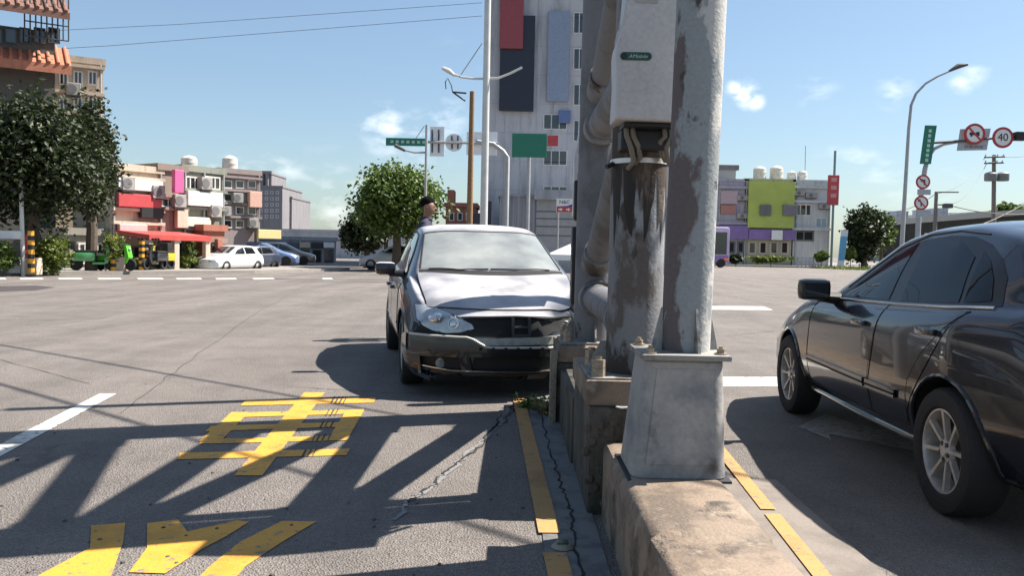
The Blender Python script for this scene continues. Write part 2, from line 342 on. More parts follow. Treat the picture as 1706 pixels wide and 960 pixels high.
crack('crack', [G(480, 645)[:2], G(560, 650)[:2], G(650, 656)[:2], G(860, 652)[:2]], .012, .0035, BLACKISH, 6, 9, .012)
crack('crack', [G(0, 600)[:2], G(150, 640)[:2]], .01, .0035, BLACKISH, 8, 9, .012)
# litter specks on the road
sp = MB(); r2 = random.Random(5)
for i in range(70):
    u = r2.uniform(0, 1000); v = r2.uniform(600, 960); p = G(u, v); s = r2.uniform(.004, .012)
    sp.ball((p.x, p.y, .004), (s, s * 1.3, s * .6), 5, 3)
tag(sp.build('grit', mat('grit_stone', (.10, .09, .08), .9, var=.5, scale=3)), 'tiny loose stones scattered over the asphalt', 'grit', kind='stuff')
# leaf and reflector stud
st = thing('road_stud', 'small domed reflector stud at the end of the yellow line', 'road stud', G(937, 916))
p = G(937, 916)
b = MB(); b.lathe([(0.010, .048), (.014, .046), (.026, .034), (.030, .0)], (p.x, p.y, 0), 'z', 20); b.build('base', mat('stud_metal', (.24, .22, .17), .5, .3), st, True)
b = MB(); b.bbox(p.x - .024, p.x + .024, p.y - .02, p.y + .02, .022, .036, .006); b.build('lens', mat('stud_lens', (.03, .07, .03), .25), st, True)

# repair patches and seams in the asphalt
PATCH = layered('asphalt_patch', [((.125, .108, .096), 0, 0, 0), ((.10, .088, .08), 3, .45, .65), ((.15, .135, .12), 90, .60, .66)], bump=.5, bscale=150)
for (pp) in ([(60, 520), (210, 518), (170, 532), (30, 534)],): mark('asphalt_patch', pp, PATCH, .002)
for i, pp in enumerate(([(-40, 560), (200, 545), (420, 536), (640, 528)], [(520, 470), (430, 520), (330, 590), (200, 690)], [(1210, 560), (1290, 552)])):
    crack('crack', [G(*q)[:2] for q in pp], .014 if i != 2 else .02, .003, mat('seam_tar', (.045, .042, .04), .8), 20 + i, 12, .02)
# ------------------------------------------------------------------ traffic island and its posts
POST_A = layered('flaking_paint_lit_side', [((0.110, 0.088, 0.085), 0, 0, 0), ((0.238, 0.257, 0.262), 3.2, .54, .57, 2.1), ((0.438, 0.433, 0.409), 4, .68, .71, 9), ((0.057, 0.045, 0.041), 8, .63, .68, 4)], bump=.55, bscale=60, stretch=(1, 1, .55), lit_side_bias=1.35)
POST_B = layered('stained_grey_paint', [((0.184, 0.184, 0.188), 0, 0, 0), ((0.101, 0.083, 0.072), 3.4, .53, .58, 1.2), ((0.244, 0.253, 0.262), 4, .57, .62, 6), ((0.048, 0.035, 0.026), 4.6, .60, .64, 11.5)], bump=.5, bscale=70, stretch=(1, 1, .5))
POST_C = layered('dull_grey_paint', [((0.156, 0.156, 0.164), 0, 0, 0), ((0.109, 0.105, 0.105), 3, .5, .6, 5), ((0.058, 0.047, 0.039), 6, .66, .7, 2)], bump=.4, bscale=70, stretch=(1, 1, .6))
CASE = layered('stained_pale_steel', [((0.306, 0.293, 0.273), 0, 0, 0), ((0.178, 0.183, 0.187), 4, .46, .62, 3), ((0.085, 0.077, 0.064), 5, .58, .68, 8), ((0.255, 0.306, 0.323), 3, .62, .74, 5)], bump=.45, bscale=50)
GALV = layered('dirty_galvanised', [((.24, .23, .21), 0, 0, 0), ((.12, .10, .085), 8, .5, .62), ((.36, .34, .31), 14, .6, .68)], bump=.4, bscale=120)
BOLT = mat('bolt_steel', (.30, .24, .18), .55, .3, var=.35, scale=60)

isl = thing('traffic_island', 'weathered concrete island with stepped plinths between the two roads', 'island', (.6, 3, 0))
b = MB()
prof = [(.44, -.05), (.445, .2), (.450, .31), (.460, .340), (.49, .352), (.815, .354), (.838, .345), (.848, .315), (.85, -.05)]
ys = [.3, .9, 1.5, 2.0, 2.4, 2.62, 2.63, 3.0, 3.4, 3.8, 3.93]
rr = random.Random(3); vs = []; fs = []; n = len(prof)
for j, y in enumerate(ys):
    for (x, z) in prof: vs.append((x + rr.uniform(-.006, .006), y, z + (rr.uniform(-.005, .005) if z > .1 else 0) - (.006 if j in (5,) else 0)))
for j in range(len(ys) - 1):
    for i in range(n - 1): fs.append([j * n + i, j * n + i + 1, (j + 1) * n + i + 1, (j + 1) * n + i])
fs.append(list(range(n))); fs.append([(len(ys) - 1) * n + i for i in range(n)])
b.add(vs, fs); b.build('kerb_block', CONC, isl, True, angle=50)
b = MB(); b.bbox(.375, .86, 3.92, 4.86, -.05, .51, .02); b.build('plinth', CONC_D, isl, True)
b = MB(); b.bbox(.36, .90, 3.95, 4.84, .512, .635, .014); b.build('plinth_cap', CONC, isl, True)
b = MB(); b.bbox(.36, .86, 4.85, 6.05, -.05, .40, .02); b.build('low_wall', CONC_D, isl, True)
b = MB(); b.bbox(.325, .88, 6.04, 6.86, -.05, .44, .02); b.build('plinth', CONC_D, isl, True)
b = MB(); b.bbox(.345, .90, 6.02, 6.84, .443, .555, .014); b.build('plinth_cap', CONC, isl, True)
b = MB(); b.bbox(.285, .335, 6.0, 6.06, -.02, .53, .012); b.build('lit_edge_strip', mat('lit_edge_tone', (.24, .20, .15), .85, var=.4, scale=40), isl, True)  # pale upright strip, stands in for the plinth's lit left edge
b = MB(); b.bbox(.62, 1.35, 6.9, 16.0, -.05, .16, .03); b.build('kerb', CONC, isl, True)
# plinth rubble lip, scrap of cable tie on top of the plinth
b = MB()
for i in range(26):
    x = .36 + rr.random() * .16; z = .05 + rr.random() * .4; s = rr.uniform(.008, .022); b.ball((x, 3.918, z), (s, s * .6, s * 1.2), 6, 4)
tag(b.build('spalled_face', CONC_D, isl, True), kind='stuff')
b = MB(); b.tube([(.55 + .05 * math.cos(t * .7), 3.935 + .018 * math.sin(t * .7), .512 + .003 * (t % 2)) for t in range(14)], .005, 6); tag(b.build('wire_loop', mat('white_wire', (.6, .58, .55), .5)), 'loop of white wire left on the nearer plinth', 'wire')

# --- braced two-post column
sx = .006   # the posts lean a little to the right
def P2(z): return Vector((.615 + sx * (z - .63), 4.21, z))
def P3(z): return Vector((.625 + sx * (z - .55), 6.40, z))
col = thing('braced_post_column', 'tall braced column of two grey stained steel posts on concrete plinths', 'post', (.615, 4.21, .62))
b = MB(); b.tube([P2(z) for z in np.linspace(.645, 7.0, 24)], .137, 36); b.build('post', POST_B, col, True)
b = MB(); b.tube([P3(z) for z in np.linspace(.575, 7.0, 24)], .150, 36); b.build('post', POST_C, col, True)
for z in (.90, 2.16, 3.40, 4.64, 5.9):
    b = MB(); b.tube([P2(z), P3(z)], .108, 24); b.build('strut', POST_C, col, True)
    b = MB(); b.tube([P3(z) + Vector((0, -.30, 0)), P3(z) + Vector((0, -.13, 0))], .133, 24); b.tube([P2(z) + Vector((0, .12, 0)), P2(z) + Vector((0, .24, 0))], .133, 24); b.build('collar', POST_B, col, True)
for (z0, z1) in ((1.12, 1.98), (2.38, 3.22), (4.5, 3.6), (4.8, 5.7)):
    b = MB(); a, e = P3(z0), P2(z1); b.tube([a, e], .096, 22); b.build('brace', POST_C, col, True)
    d = (e - a).normalized(); b = MB(); b.tube([a + d * .12, a + d * .36], .112, 22); b.tube([e - d * .34, e - d * .12], .112, 22); b.build('brace_sleeve', POST_B, col, True)
for (pf, r_, off, z0) in ((P2, .055, (.03, .215), .64), (P3, .06, (.04, .225), .57)):
    b = MB(); b.tube([pf(z) + Vector((off[0], off[1], 0)) for z in np.linspace(z0, 6.9, 10)], r_, 14); b.build('shadow_pipe', POST_C, col, True)  # added unseen pipes behind the posts, to widen their shadows
for (cx, cy, z, r) in ((.615, 4.21, .627, .24), (.625, 6.40, .557, .26)):
    b = MB(); b.bbox(cx - r, cx + r, cy - r, cy + r, z, z + .018, .004); b.build('base_plate', GALV, col)
    for k in range(4):
        a = math.pi / 4 + k * math.pi / 2; x = cx + math.cos(a) * r * 1.12; y = cy + math.sin(a) * r * 1.12
        b = MB(); b.cyl(x, y, z + .018, z + .058, .034, 6); b.cyl(x, y, z + .060, z + .10, .034, 6); b.cyl(x, y, z + .10, z + .115, .018, 10); b.build('anchor_bolt', BOLT, col)
        a2 = k * math.pi / 2 + .0; dx, dy = math.cos(a2), math.sin(a2)
        b = MB(); t = .006; nx, ny = -dy * t, dx * t
        pr = [(.135, .018), (r - .02, .018), (r - .02, .05), (.165, .17), (.135, .17)]
        v1 = [(cx + dx * q + nx, cy + dy * q + ny, z + h) for q, h in pr]; v2 = [(cx + dx * q - nx, cy + dy * q - ny, z + h) for q, h in pr]; m_ = len(pr)
        b.add(v1 + v2, [list(range(m_)), list(range(m_, 2 * m_))[::-1]] + [[i, (i + 1) % m_, m_ + (i + 1) % m_, m_ + i] for i in range(m_)]); b.build('gusset', GALV, col)
# steel band and rust stain below the cabinet
b = MB(); c = P2(1.69); b.lathe([(-.012, .139), (-.012, .145), (.012, .145), (.012, .139)], c, 'z', 32); b.build('steel_band', mat('bright_steel', (.62, .60, .55), .35, .5), col, True)
b = MB(); b.tube([c + Vector((-.135, -.05, -.012)), c + Vector((-.17, -.07, -.03))], .012, 8); b.build('band_buckle', mat('black_plastic', (.015, .015, .015), .5), col)
RUST = layered('rust_run', [((.055, .036, .024), 0, 0, 0), ((.018, .015, .013), 5, .46, .56, 3), ((.15, .11, .08), 8, .58, .66, 1)], bump=.5, bscale=80, stretch=(1, 1, .35))
b = MB(); vs = []; nseg = 28
for i in range(nseg + 1):
    a = math.pi * (1.02 + .96 * i / nseg); bot = 1.45 + .14 * math.sin(i * 1.1) + .10 * math.sin(i * 2.7 + 1)
    for j, z in enumerate(np.linspace(bot, 1.86, 6)):
        c = P2(z); vs.append((c.x + .1386 * math.cos(a), c.y + .1386 * math.sin(a), z))
b.add(vs, [[i * 6 + j, (i + 1) * 6 + j, (i + 1) * 6 + j + 1, i * 6 + j + 1] for i in range(nseg) for j in range(5)]); b.build('rust_patch', RUST, col, True)

# --- telecom cabinets
CAB = layered('cabinet_shell', [((0.479, 0.464, 0.460), 0, 0, 0), ((0.408, 0.398, 0.392), 3, .5, .7), ((0.337, 0.326, 0.317), 30, .66, .72)], bump=.08, bscale=50, rough=.5)
GREEN_D = mat('badge_green', (.012, .065, .055), .35); BADGE_T = mat('badge_lettering', (.42, .52, .36), .5); BLK = mat('black_rubber', (.012, .012, .013), .55)
def cabinet(label, x0, x1, y0, y1, z0, z1, px, pz, bulge=True):
    t = thing('telecom_cabinet', label, 'cabinet', ((x0 + x1) / 2, (y0 + y1) / 2, z0), group='telecom cabinets on the island posts')
    w = x1 - x0; h = z1 - z0
    poly = [(x0, z0), (x1 - .03 * w, z0 - .01 * h), (x1, z1), (x0 + .13 * w, z1), (x0 + .115 * w, z0 + .74 * h), (x0 + .075 * w, z0 + .64 * h), (x0 + .02 * w, z0 + .58 * h), (x0 + .0 * w, z0 + .50 * h), (x0 + .012 * w, z0 + .40 * h), (x0 + .02 * w, z0 + .3 * h)]
    bm = bmesh.new(); m = MB(); m.prism(poly, 'y', y0, y1)
    vv = [bm.verts.new(v) for v in m.v]; [bm.faces.new([vv[i] for i in f]) for f in m.f]
    bmesh.ops.bevel(bm, geom=bm.edges[:], offset=.012, segments=3, affect='EDGES', profile=.6, clamp_overlap=True); q = MB(); q.frombm(bm); q.build('shell', CAB, t, True)
    r = .0175 * w / .33; L_ = .138 * w / .33
    pill = [(px + r * math.cos(a), pz + r * math.sin(a)) for a in np.linspace(math.pi / 2, 1.5 * math.pi, 10)] + [(px + L_ - 2 * r + r * math.cos(a), pz + r * math.sin(a)) for a in np.linspace(-math.pi / 2, math.pi / 2, 10)]
    q = MB(); q.prism(pill, 'y', y0 - .004, y0 + .002); bd = q.build('badge', GREEN_D, t)
    q = MB(); q.lathe([(y0 - .006 - 0, r * .78), (y0 - .0042, r * .8)], (px, 0, pz), 'y', 16); q.lathe([(y0 - .006, 0), (y0 - .006, r * .78)], (px, 0, pz), 'y', 16); q.build('badge_dot', mat('badge_dark', (.004, .016, .014), .4), bd)
    text_mesh('badge_lettering', 'AMobile', BADGE_T, bd, (px + L_ * .44, y0 - .0045, pz - .001), .021 * w / .33, shear=.25, ext=.0004, sx=1.15)
    return t
cb = cabinet('large off-white cabinet with green pill badge strapped high on the nearer braced post', .452, .795, 3.86, 4.07, 1.85, 2.46, .488, 2.135)
q = MB(); q.box(.53, .635, 3.857, 3.859, 2.375, 2.418); pl = q.build('type_plate', mat('plate_grey', (.36, .35, .34), .5), cb)
text_mesh('plate_lettering', '0074', mat('plate_ink', (.09, .09, .09), .6), pl, (.60, 3.8562, 2.397), .026, ext=.0003)
q = MB(); q.bbox(.50, .74, 3.90, 4.07, 1.825, 1.842, .004); q.build('bottom_flange', BLK, cb)
for k, (x, zz) in enumerate(((.52, 1.73), (.55, 1.75), (.70, 1.77), (.73, 1.74))):
    q = MB(); q.tube([(x, 3.98, 1.84), (x + .005, 3.975, 1.79), (x + (.03 if k < 2 else -.015), 3.99, zz), (x + (.05 if k < 2 else .0), 4.04, zz - .05), (x + .03, 4.09, zz - .08)], .013, 8); q.build('cable', mat('grey_cable', (.16, .145, .12), .6), cb, True)
b = MB(); b.bbox(.50, .73, 3.99, 4.12, 1.73, 1.825, .01); b.build('cable_gland_box', BLK, cb)

# --- slim rear pole with the second cabinet and a black signal head seen edge on
rp = thing('rear_pole', 'slim dark pole hidden behind the braced posts', 'pole', (.93, 7.64, 0))
b = MB(); b.tube([(.93 + .01 * z, 7.64, z) for z in np.linspace(0, 6.5, 12)], .06, 18); b.build('pole', POST_C, rp, True)
b = MB(); b.tube([(.93, 7.64, 1.9), (.62, 7.62, 1.95)], .025, 10); b.build('bracket', GALV, rp, True)
cabinet('smaller off-white cabinet half hidden behind the farther braced post', .525, .86, 7.42, 7.60, 1.56, 2.54, .575, 2.12)
sg = thing('signal_head', 'tall narrow black signal head seen edge on beside the farther post', 'traffic signal', (.52, 7.0, .2))
b = MB(); b.tube([(.555, 7.05, .16), (.556, 7.05, 1.9)], .028, 12); b.build('pole', BLK, sg, True)
b = MB(); b.bbox(.50, .60, 6.98, 7.10, 1.50, 1.84, .02); b.build('housing', BLK, sg, True)
b = MB(); b.bbox(.49, .56, 6.97, 7.12, .80, 1.45, .015); b.build('back_plate', BLK, sg, True)
for z in (.95, 1.28):
    b = MB(); b.bbox(.485, .62, 7.0, 7.08, z, z + .045, .008); b.build('clamp', GALV, sg, True)

# --- single near post on its tapered steel casing
def P1(z): return Vector((.722 + .018 * (z - .8), 3.47, z))
np_ = thing('near_post', 'tall single post with flaking grey paint on a tapered steel casing', 'post', (.65, 3.45, .33))
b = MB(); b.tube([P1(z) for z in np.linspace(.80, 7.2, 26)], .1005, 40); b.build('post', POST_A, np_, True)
bm = bmesh.new(); bmesh.ops.create_cube(bm, size=1)
for v in bm.verts:
    t = v.co.z + .5; wx = .190 if t < .5 else .158; wy = .20 if t < .5 else .17
    v.co = Vector((.676 + (.016 if t > .5 else 0) + math.copysign(wx, v.co.x), 3.475 + math.copysign(wy, v.co.y), .35 if t < .5 else .818))
bmesh.ops.bevel(bm, geom=[e for e in bm.edges if abs(e.verts[0].co.z - e.verts[1].co.z) > .1], offset=.055, segments=5, affect='EDGES', profile=.5)
bmesh.ops.bevel(bm, geom=[e for e in bm.edges if abs(e.verts[0].co.z - e.verts[1].co.z) < .01], offset=.006, segments=2, affect='EDGES')
b = MB(); b.frombm(bm); b.build('casing', CASE, np_, True, angle=25)
b = MB()   # pressed panel in the casing front
b.add([(.676 + sx_ * w + (.016 if z > .6 else 0), y, z) for (z, w, y) in ((.41, .136, 3.2745), (.785, .112, 3.3010)) for sx_ in (-1, 1)], [[0, 1, 3, 2]]); b.build('front_panel', CASE, np_)
b = MB(); b.bbox(.518, .872, 3.285, 3.665, .820, .843, .008); b.build('top_plate', GALV, np_, True)
b = MB(); b.bbox(.470, .880, 3.262, 3.69, .340, .351, .003); b.build('foot_gasket', BLK, np_, True)
for (x, y) in ((.555, 3.325), (.838, 3.335), (.555, 3.625), (.838, 3.62)):
    b = MB(); b.cyl(x, y, .842, .849, .026, 14); b.cyl(x, y, .849, .866, .017, 6); b.cyl(x, y, .866, .876, .009, 10); b.build('anchor_bolt', BOLT, np_)
for (a, L_) in ((-1.35, .14), (0.25, .145), (math.pi + .1, .145), (math.pi / 2, .145)):
    dx, dy = math.cos(a), math.sin(a); nx, ny = -dy * .006, dx * .006
    pr = [(.098, .841), (L_, .841), (L_ - .005, .87), (.104, 1.02), (.098, 1.02)]; m_ = 5; cx, cy = .722, 3.47
    v1 = [(cx + dx * q + nx, cy + dy * q + ny, h) for q, h in pr]; v2 = [(cx + dx * q - nx, cy + dy * q - ny, h) for q, h in pr]
    b = MB(); b.add(v1 + v2, [list(range(5)), list(range(5, 10))[::-1]] + [[i, (i + 1) % 5, 5 + (i + 1) % 5, 5 + i] for i in range(5)]); b.build('gusset', CASE, np_)
# overhead wires whose shadows cross the road
WIRE = mat('wire_black', (.02, .02, .02), .6)
def overhead(a, c, z, r, label):
    k = Vector((sdir.x / sdir.z * z, sdir.y / sdir.z * z)); p, q = Vector(G(*a)[:2]) + k, Vector(G(*c)[:2]) + k; d = (q - p)
    p -= d * 3; q += d * 3; pts = [(p.x + (q.x - p.x) * t, p.y + (q.y - p.y) * t, z - .5 * math.sin(math.pi * t) + .4) for t in np.linspace(0, 1, 24)]
    w = MB(); w.tube(pts, r, 6); tag(w.build('overhead_wire', WIRE), label, 'wire', 'overhead wires above the near road')
overhead((0, 577), (480, 662), 7, .02, 'farthest overhead wire crossing high above the near road')
overhead((0, 645), (280, 727), 6.4, .022, 'nearest overhead wire crossing high above the near road')
# weeds at the foot of the farther plinth
def weed(name, label, c, n, h, spread, leaf, m, seed, cat='weed'):
    r = random.Random(seed); t = thing(name, label, cat, c); st_ = MB(); lv = MB()
    for i in range(n):
        a = r.uniform(0, 6.28); e = Vector(c) + Vector((math.cos(a) * spread * r.random(), math.sin(a) * spread * r.random(), h * r.uniform(.3, 1))); s0 = Vector(c) + Vector((r.uniform(-.3, .3) * spread, r.uniform(-.3, .3) * spread, 0))
        st_.tube([s0, s0.lerp(e, .5) + Vector((0, 0, h * .1)), e], .003, 4)
        for k in range(5):
            p = s0.lerp(e, .35 + .65 * k / 4); d = Vector((r.uniform(-1, 1), r.uniform(-1, 1), r.uniform(-.1, .8))).normalized() * leaf; q = d.cross(Vector((r.uniform(-1, 1), r.uniform(-1, 1), 1))).normalized() * leaf * .3
            lv.add([p, p + d * .5 + q, p + d, p + d * .5 - q], [[0, 1, 2, 3]])
    st_.build('stem', m, t); lv.build('leaves', m, t); return t
LEAF = mat('weed_leaf', (.10, .14, .035), .6, var=.5, scale=30)
weed('weed', 'small green weed at the foot of the farther plinth in front of the car', (.16, 6.55, .0), 26, .11, .14, .05, LEAF, 3)
weed('weed', 'dry weed tuft growing from the crack beside the wrecked bumper', (.26, 6.3, .0), 20, .13, .10, .05, mat('dry_leaf', (.22, .19, .09), .7, var=.4, scale=30), 4)
# ------------------------------------------------------------------ vehicles
def key(tab, L, w=.10):
    xs = np.arange(-.5, L + .5, .01); ys = np.interp(xs, [a for a, _ in tab], [b for _, b in tab])
    k = max(1, int(w / .01)); ker = np.ones(k) / k
    for _ in range(2): ys = np.convolve(np.pad(ys, (k, k), 'edge'), ker, 'same')[k:-k]
    return lambda s: float(np.interp(s, xs, ys))
def chaikin(p, it=2):
    p = [Vector(a) for a in p]
    for _ in range(it):
        q = [p[0]]
        for i in range(len(p) - 1): q += [p[i].lerp(p[i + 1], .25), p[i].lerp(p[i + 1], .75)]
        q.append(p[-1]); p = q
    return p
class Car:
    """body loft; s runs from the nose (0) to the tail (L); local x right, y forward (= -s), z up"""
    def __init__(c, P):
        c.P = P; L = c.L = P['L']; K = {k: key(v, L, P.get('smooth', .10)) for k, v in P['tab'].items()}
        S = np.concatenate([np.linspace(0, .5, 14)[:-1], np.linspace(.5, L - .4, 62)[:-1], np.linspace(L - .4, L, 11)])
        rings = []
        for s in S:
            zb, wr, wm, zm, zs, wb, wg, ze, wt, zt = [K[k](s) for k in ('zb', 'wr', 'wm', 'zm', 'zs', 'wb', 'wg', 'ze', 'wt', 'zt')]
            up = max(0., ze - zs)
            ctrl = [(0, zb), (wr * .85, zb), (wr, zb + .05), (wm * .995, zm - .12), (wm, zm), (wm * .997, zm + .1), ((wb + wm) / 2 + .012, zs - .09), (wb, zs - .015), (wb - .03, zs + .012), (wg, zs + .02 + min(.02, up * .3)), (wg + (wt - wg) * .5 + min(.02, up * .06), zs + .02 + (ze - zs - .02) * .5), (wt + .012, ze - min(.03, up * .1)), (wt - .03, ze + min(.025, (zt - ze) * .4)), (wt * .62, ze + (zt - ze) * .80), (wt * .3, zt - .003), (0, zt)]
            rings.append([(p.x, p.y) for p in chaikin(ctrl, 2)])
        n = len(rings[0]); vs = []; fs = []; NC = 8
        def pt(s, x, z): return c.deform(*c.warp(s, x, z))
        M = 2 * n - 2
        for s, r in zip(S, rings):
            vs += [pt(s, x, z) for x, z in r] + [pt(s, -x, z) for x, z in r[-2:0:-1]]
        for i in range(len(S) - 1):
            for k in range(M): fs.append([i * M + k, i * M + (k + 1) % M, (i + 1) * M + (k + 1) % M, (i + 1) * M + k])
        for (i, rev) in ((0, False), (len(S) - 1, True)):
            r = rings[i]; base = i * M; rows = []
            for k in range(1, n - 1):
                row = [base + k]
                for j in range(1, NC):
                    x = r[k][0] * (1 - 2 * j / NC); vs.append(pt(S[i], x, r[k][1])); row.append(len(vs) - 1)
                row.append(base + M - k); rows.append(row)
            for a, b in zip(rows[:-1], rows[1:]):
                for j in range(NC): fs.append([a[j], a[j + 1], b[j + 1], b[j]])
            fs.append([base] + rows[0]); fs.append(rows[-1][::-1] + [base + n - 1][:1])
        c.vs, c.fs = vs, fs
        c.bvh = BVHTree.FromPolygons([Vector(v) for v in vs], fs)
    def warp(c, s, x, z):
        P = c.P; L = c.L; W = P['W']; ax = min(1.05, abs(x) / W)
        f = max(0, 1 - s / 1.15); s2 = s + P['cf'] * f * ax ** P.get('pf', 2.4) + P['rf'] * f * f * ((z - P['zf']) / .3) ** 2 * (1.0 if z > P['zf'] else .5)
        g = max(0, 1 - (L - s) / 1.0); s2 -= P['cr'] * g * ax ** 2.4 + P['rr'] * g * g * ((z - .5) / .3) ** 2
        return s2, x, z
    def deform(c, s, x, z): return (x, -s, z)
    def proj(c, ax, a, b):
        """ax 'R'/'L': (s,z) on the right/left flank; 'F'/'B': (x,z) on nose/tail; 'T': (x,s) from above"""
        if ax in 'RL':
            sg = 1 if ax == 'R' else -1; o, d = Vector((sg * 3, -a, b)), Vector((-sg, 0, 0))
        elif ax == 'F': o, d = Vector((a, 2, b)), Vector((0, -1, 0))
        elif ax == 'B': o, d = Vector((a, -c.L - 2, b)), Vector((0, 1, 0))
        else: o, d = Vector((a, -b, 4)), Vector((0, 0, -1))
        h, nrm, _, _ = c.bvh.ray_cast(o, d)
        if h is None:
            q = o + d * (2 if ax in 'FB' else 2.2); h, nrm, _, _ = c.bvh.find_nearest(q)
        if nrm.dot(d) > 0: nrm = -nrm
        return h, nrm
    def patch(c, name, ax, low, up, m, parent, off=.004, rows=6, thick=.012, cols=0, post=None):
        if cols:
            def rs(p):
                t = np.linspace(0, len(p) - 1, cols); xs = np.interp(t, range(len(p)), [q[0] for q in p]); ys = np.interp(t, range(len(p)), [q[1] for q in p]); return list(zip(xs, ys))
            low, up = rs(low), rs(up)
        n = len(low); b = MB(); vs = []; inn = []
        for j in range(rows + 1):
            for i in range(n):
                t = j / rows; h, nr = c.proj(ax, low[i][0] * (1 - t) + up[i][0] * t, low[i][1] * (1 - t) + up[i][1] * t)
                p = h + nr * off
                if post: p = post(p, i / (n - 1), t)
                vs.append(p); inn.append(p - nr * (off + thick))
        fs = [[j * n + i, j * n + i + 1, (j + 1) * n + i + 1, (j + 1) * n + i] for j in range(rows) for i in range(n - 1)]
        N = len(vs); rim = [i for i in range(n)] + [j * n + n - 1 for j in range(1, rows + 1)] + [rows * n + i for i in range(n - 2, -1, -1)] + [j * n for j in range(rows - 1, 0, -1)]
        b.add(vs + [inn[i] for i in rim], fs + [[rim[k], rim[(k + 1) % len(rim)], N + (k + 1) % len(rim), N + k] for k in range(len(rim))])
        return b.build(name, m, parent, True, wd=False)
    def line(c, name, ax, pts, r, m, parent, sub=6, closed=False, off=.0, n=6):
        q = list(pts) + ([pts[0]] if closed else []); P = []
        for i in range(len(q) - 1):
            for k in range(sub): t = k / sub; P.append((q[i][0] * (1 - t) + q[i + 1][0] * t, q[i][1] * (1 - t) + q[i + 1][1] * t))
        P.append(q[-1]); path = []
        for p in P: h, nr = c.proj(ax, *p); path.append(h + nr * off)
        b = MB(); b.tube(path, r, n); return b.build(name, m, parent, True, wd=False)
    def body(c, m, parent, wells, rad, inner=.60, name='body'):
        b = MB(); b.add(c.vs, c.fs); o = b.build(name, [m, BLK], parent, True, wd=False, angle=48)
        cut = MB()
        for s in wells:
            for sg in (-1, 1): cut.tube([(sg * inner, -s, c.P['wz']), (sg * 1.2, -s, c.P['wz'])], rad, 40)
        k = cut.build('cut', BLK, None); md = o.modifiers.new('b', 'BOOLEAN'); md.operation = 'DIFFERENCE'; md.object = k; md.solver = 'EXACT'; md.material_mode = 'TRANSFER'
        pm = o.parent; o.parent = None; bpy.context.view_layer.update()
        dg = bpy.context.evaluated_depsgraph_get(); me = bpy.data.meshes.new_from_object(o.evaluated_get(dg)); o.modifiers.clear(); o.data = me; o.parent = pm
        bpy.data.objects.remove(k); me.polygons.foreach_set('use_smooth', [True] * len(me.polygons)); me.set_sharp_from_angle(angle=R(48)); return o
TYRE = mat('tyre_rubber', (.016, .016, .017), .85, bump=.2, bscale=60)
def wheel_meshes(r, w, rr, spokes, rim_m, style):
    t = MB(); t.lathe([(-w * .38, rr), (-w * .47, rr + .012), (-w * .5, (rr + r) / 2), (-w * .46, r - .018), (-w * .36, r - .003), (0, r), (w * .36, r - .003), (w * .46, r - .018), (w * .5, (rr + r) / 2), (w * .47, rr + .012), (w * .38, rr)], n=48)
    m = MB(); m.lathe([(w * .38, rr * 1.0), (w * .42, rr * 1.0), (w * .42, rr * .955), (w * .34, rr * .93), (-w * .38, rr * .93)], n=48)
    back = MB(); back.lathe([(-w * .1, rr * .94), (-w * .1, .0)], n=32)
    sp = MB()
    for k in range(spokes):
        a0 = 2 * math.pi * k / spokes + .2; pts = []
        for (q, hw, h) in ((.16, .20, .30), (.45, .135, .34), (.75, .16, .37), (.955, .20, .395)):
            for sg in (-1, 1):
                aw = hw * (.85 if style == 'mid' else 1) * rr * .62 / 1; a = a0
                y = q * rr * math.cos(a) - sg * aw * .55 * math.sin(a); z = q * rr * math.sin(a) + sg * aw * .55 * math.cos(a); pts.append((h * w, y, z))
        bk = [(p[0] - .028, p[1], p[2]) for p in pts]; N = len(pts); fs = []
        for i in range(3): fs += [[2 * i, 2 * i + 1, 2 * i + 3, 2 * i + 2], [2 * i, 2 * i + 2, N + 2 * i + 2, N + 2 * i], [2 * i + 1, N + 2 * i + 1, N + 2 * i + 3, 2 * i + 3]]
        sp.add(pts + bk, fs)
    hub = MB(); hub.lathe([(w * .22, rr * .30), (w * .34, rr * .27), (w * .36, rr * .13), (w * .39, rr * .12), (w * .39, 0)], n=24)
    nuts = MB()
    for k in range(5):
        a = 2 * math.pi * k / 5 + .4; nuts.tube([(w * .33, rr * .2 * math.cos(a), rr * .2 * math.sin(a)), (w * .375, rr * .2 * math.cos(a), rr * .2 * math.sin(a))], .012, 8)
    return t, m, back, sp, hub, nuts
def put_wheels(root, pos, r, w, rr, spokes, rim_m, style='wide'):
    base = None
    for (x, s) in pos:
        o = bpy.data.objects.new('wheel', None); C.objects.link(o); o.parent = root; o.location = (x, -s, r - .006); o.empty_display_size = .1
        o.rotation_euler = (rng.uniform(0, 6), 0, 0 if x > 0 else math.pi)
        if base is None:
            t, m, back, sp, hub, nuts = wheel_meshes(r, w, rr, spokes, rim_m, style)
            ks = [t.build('tyre', TYRE, o, True, wd=False), m.build('rim', rim_m, o, True, wd=False), back.build('brake_disc', mat('brake_dark', (.03, .03, .03), .5, .5), o, True, wd=False), sp.build('spokes', rim_m, o, True, wd=False, angle=30), hub.build('hub', rim_m, o, True, wd=False), nuts.build('wheel_nuts', mat('nut_dark', (.08, .08, .08), .4, .8), o, wd=False)]
            base = ks
        else:
            for k in base: q = k.copy(); C.objects.link(q); q.parent = o
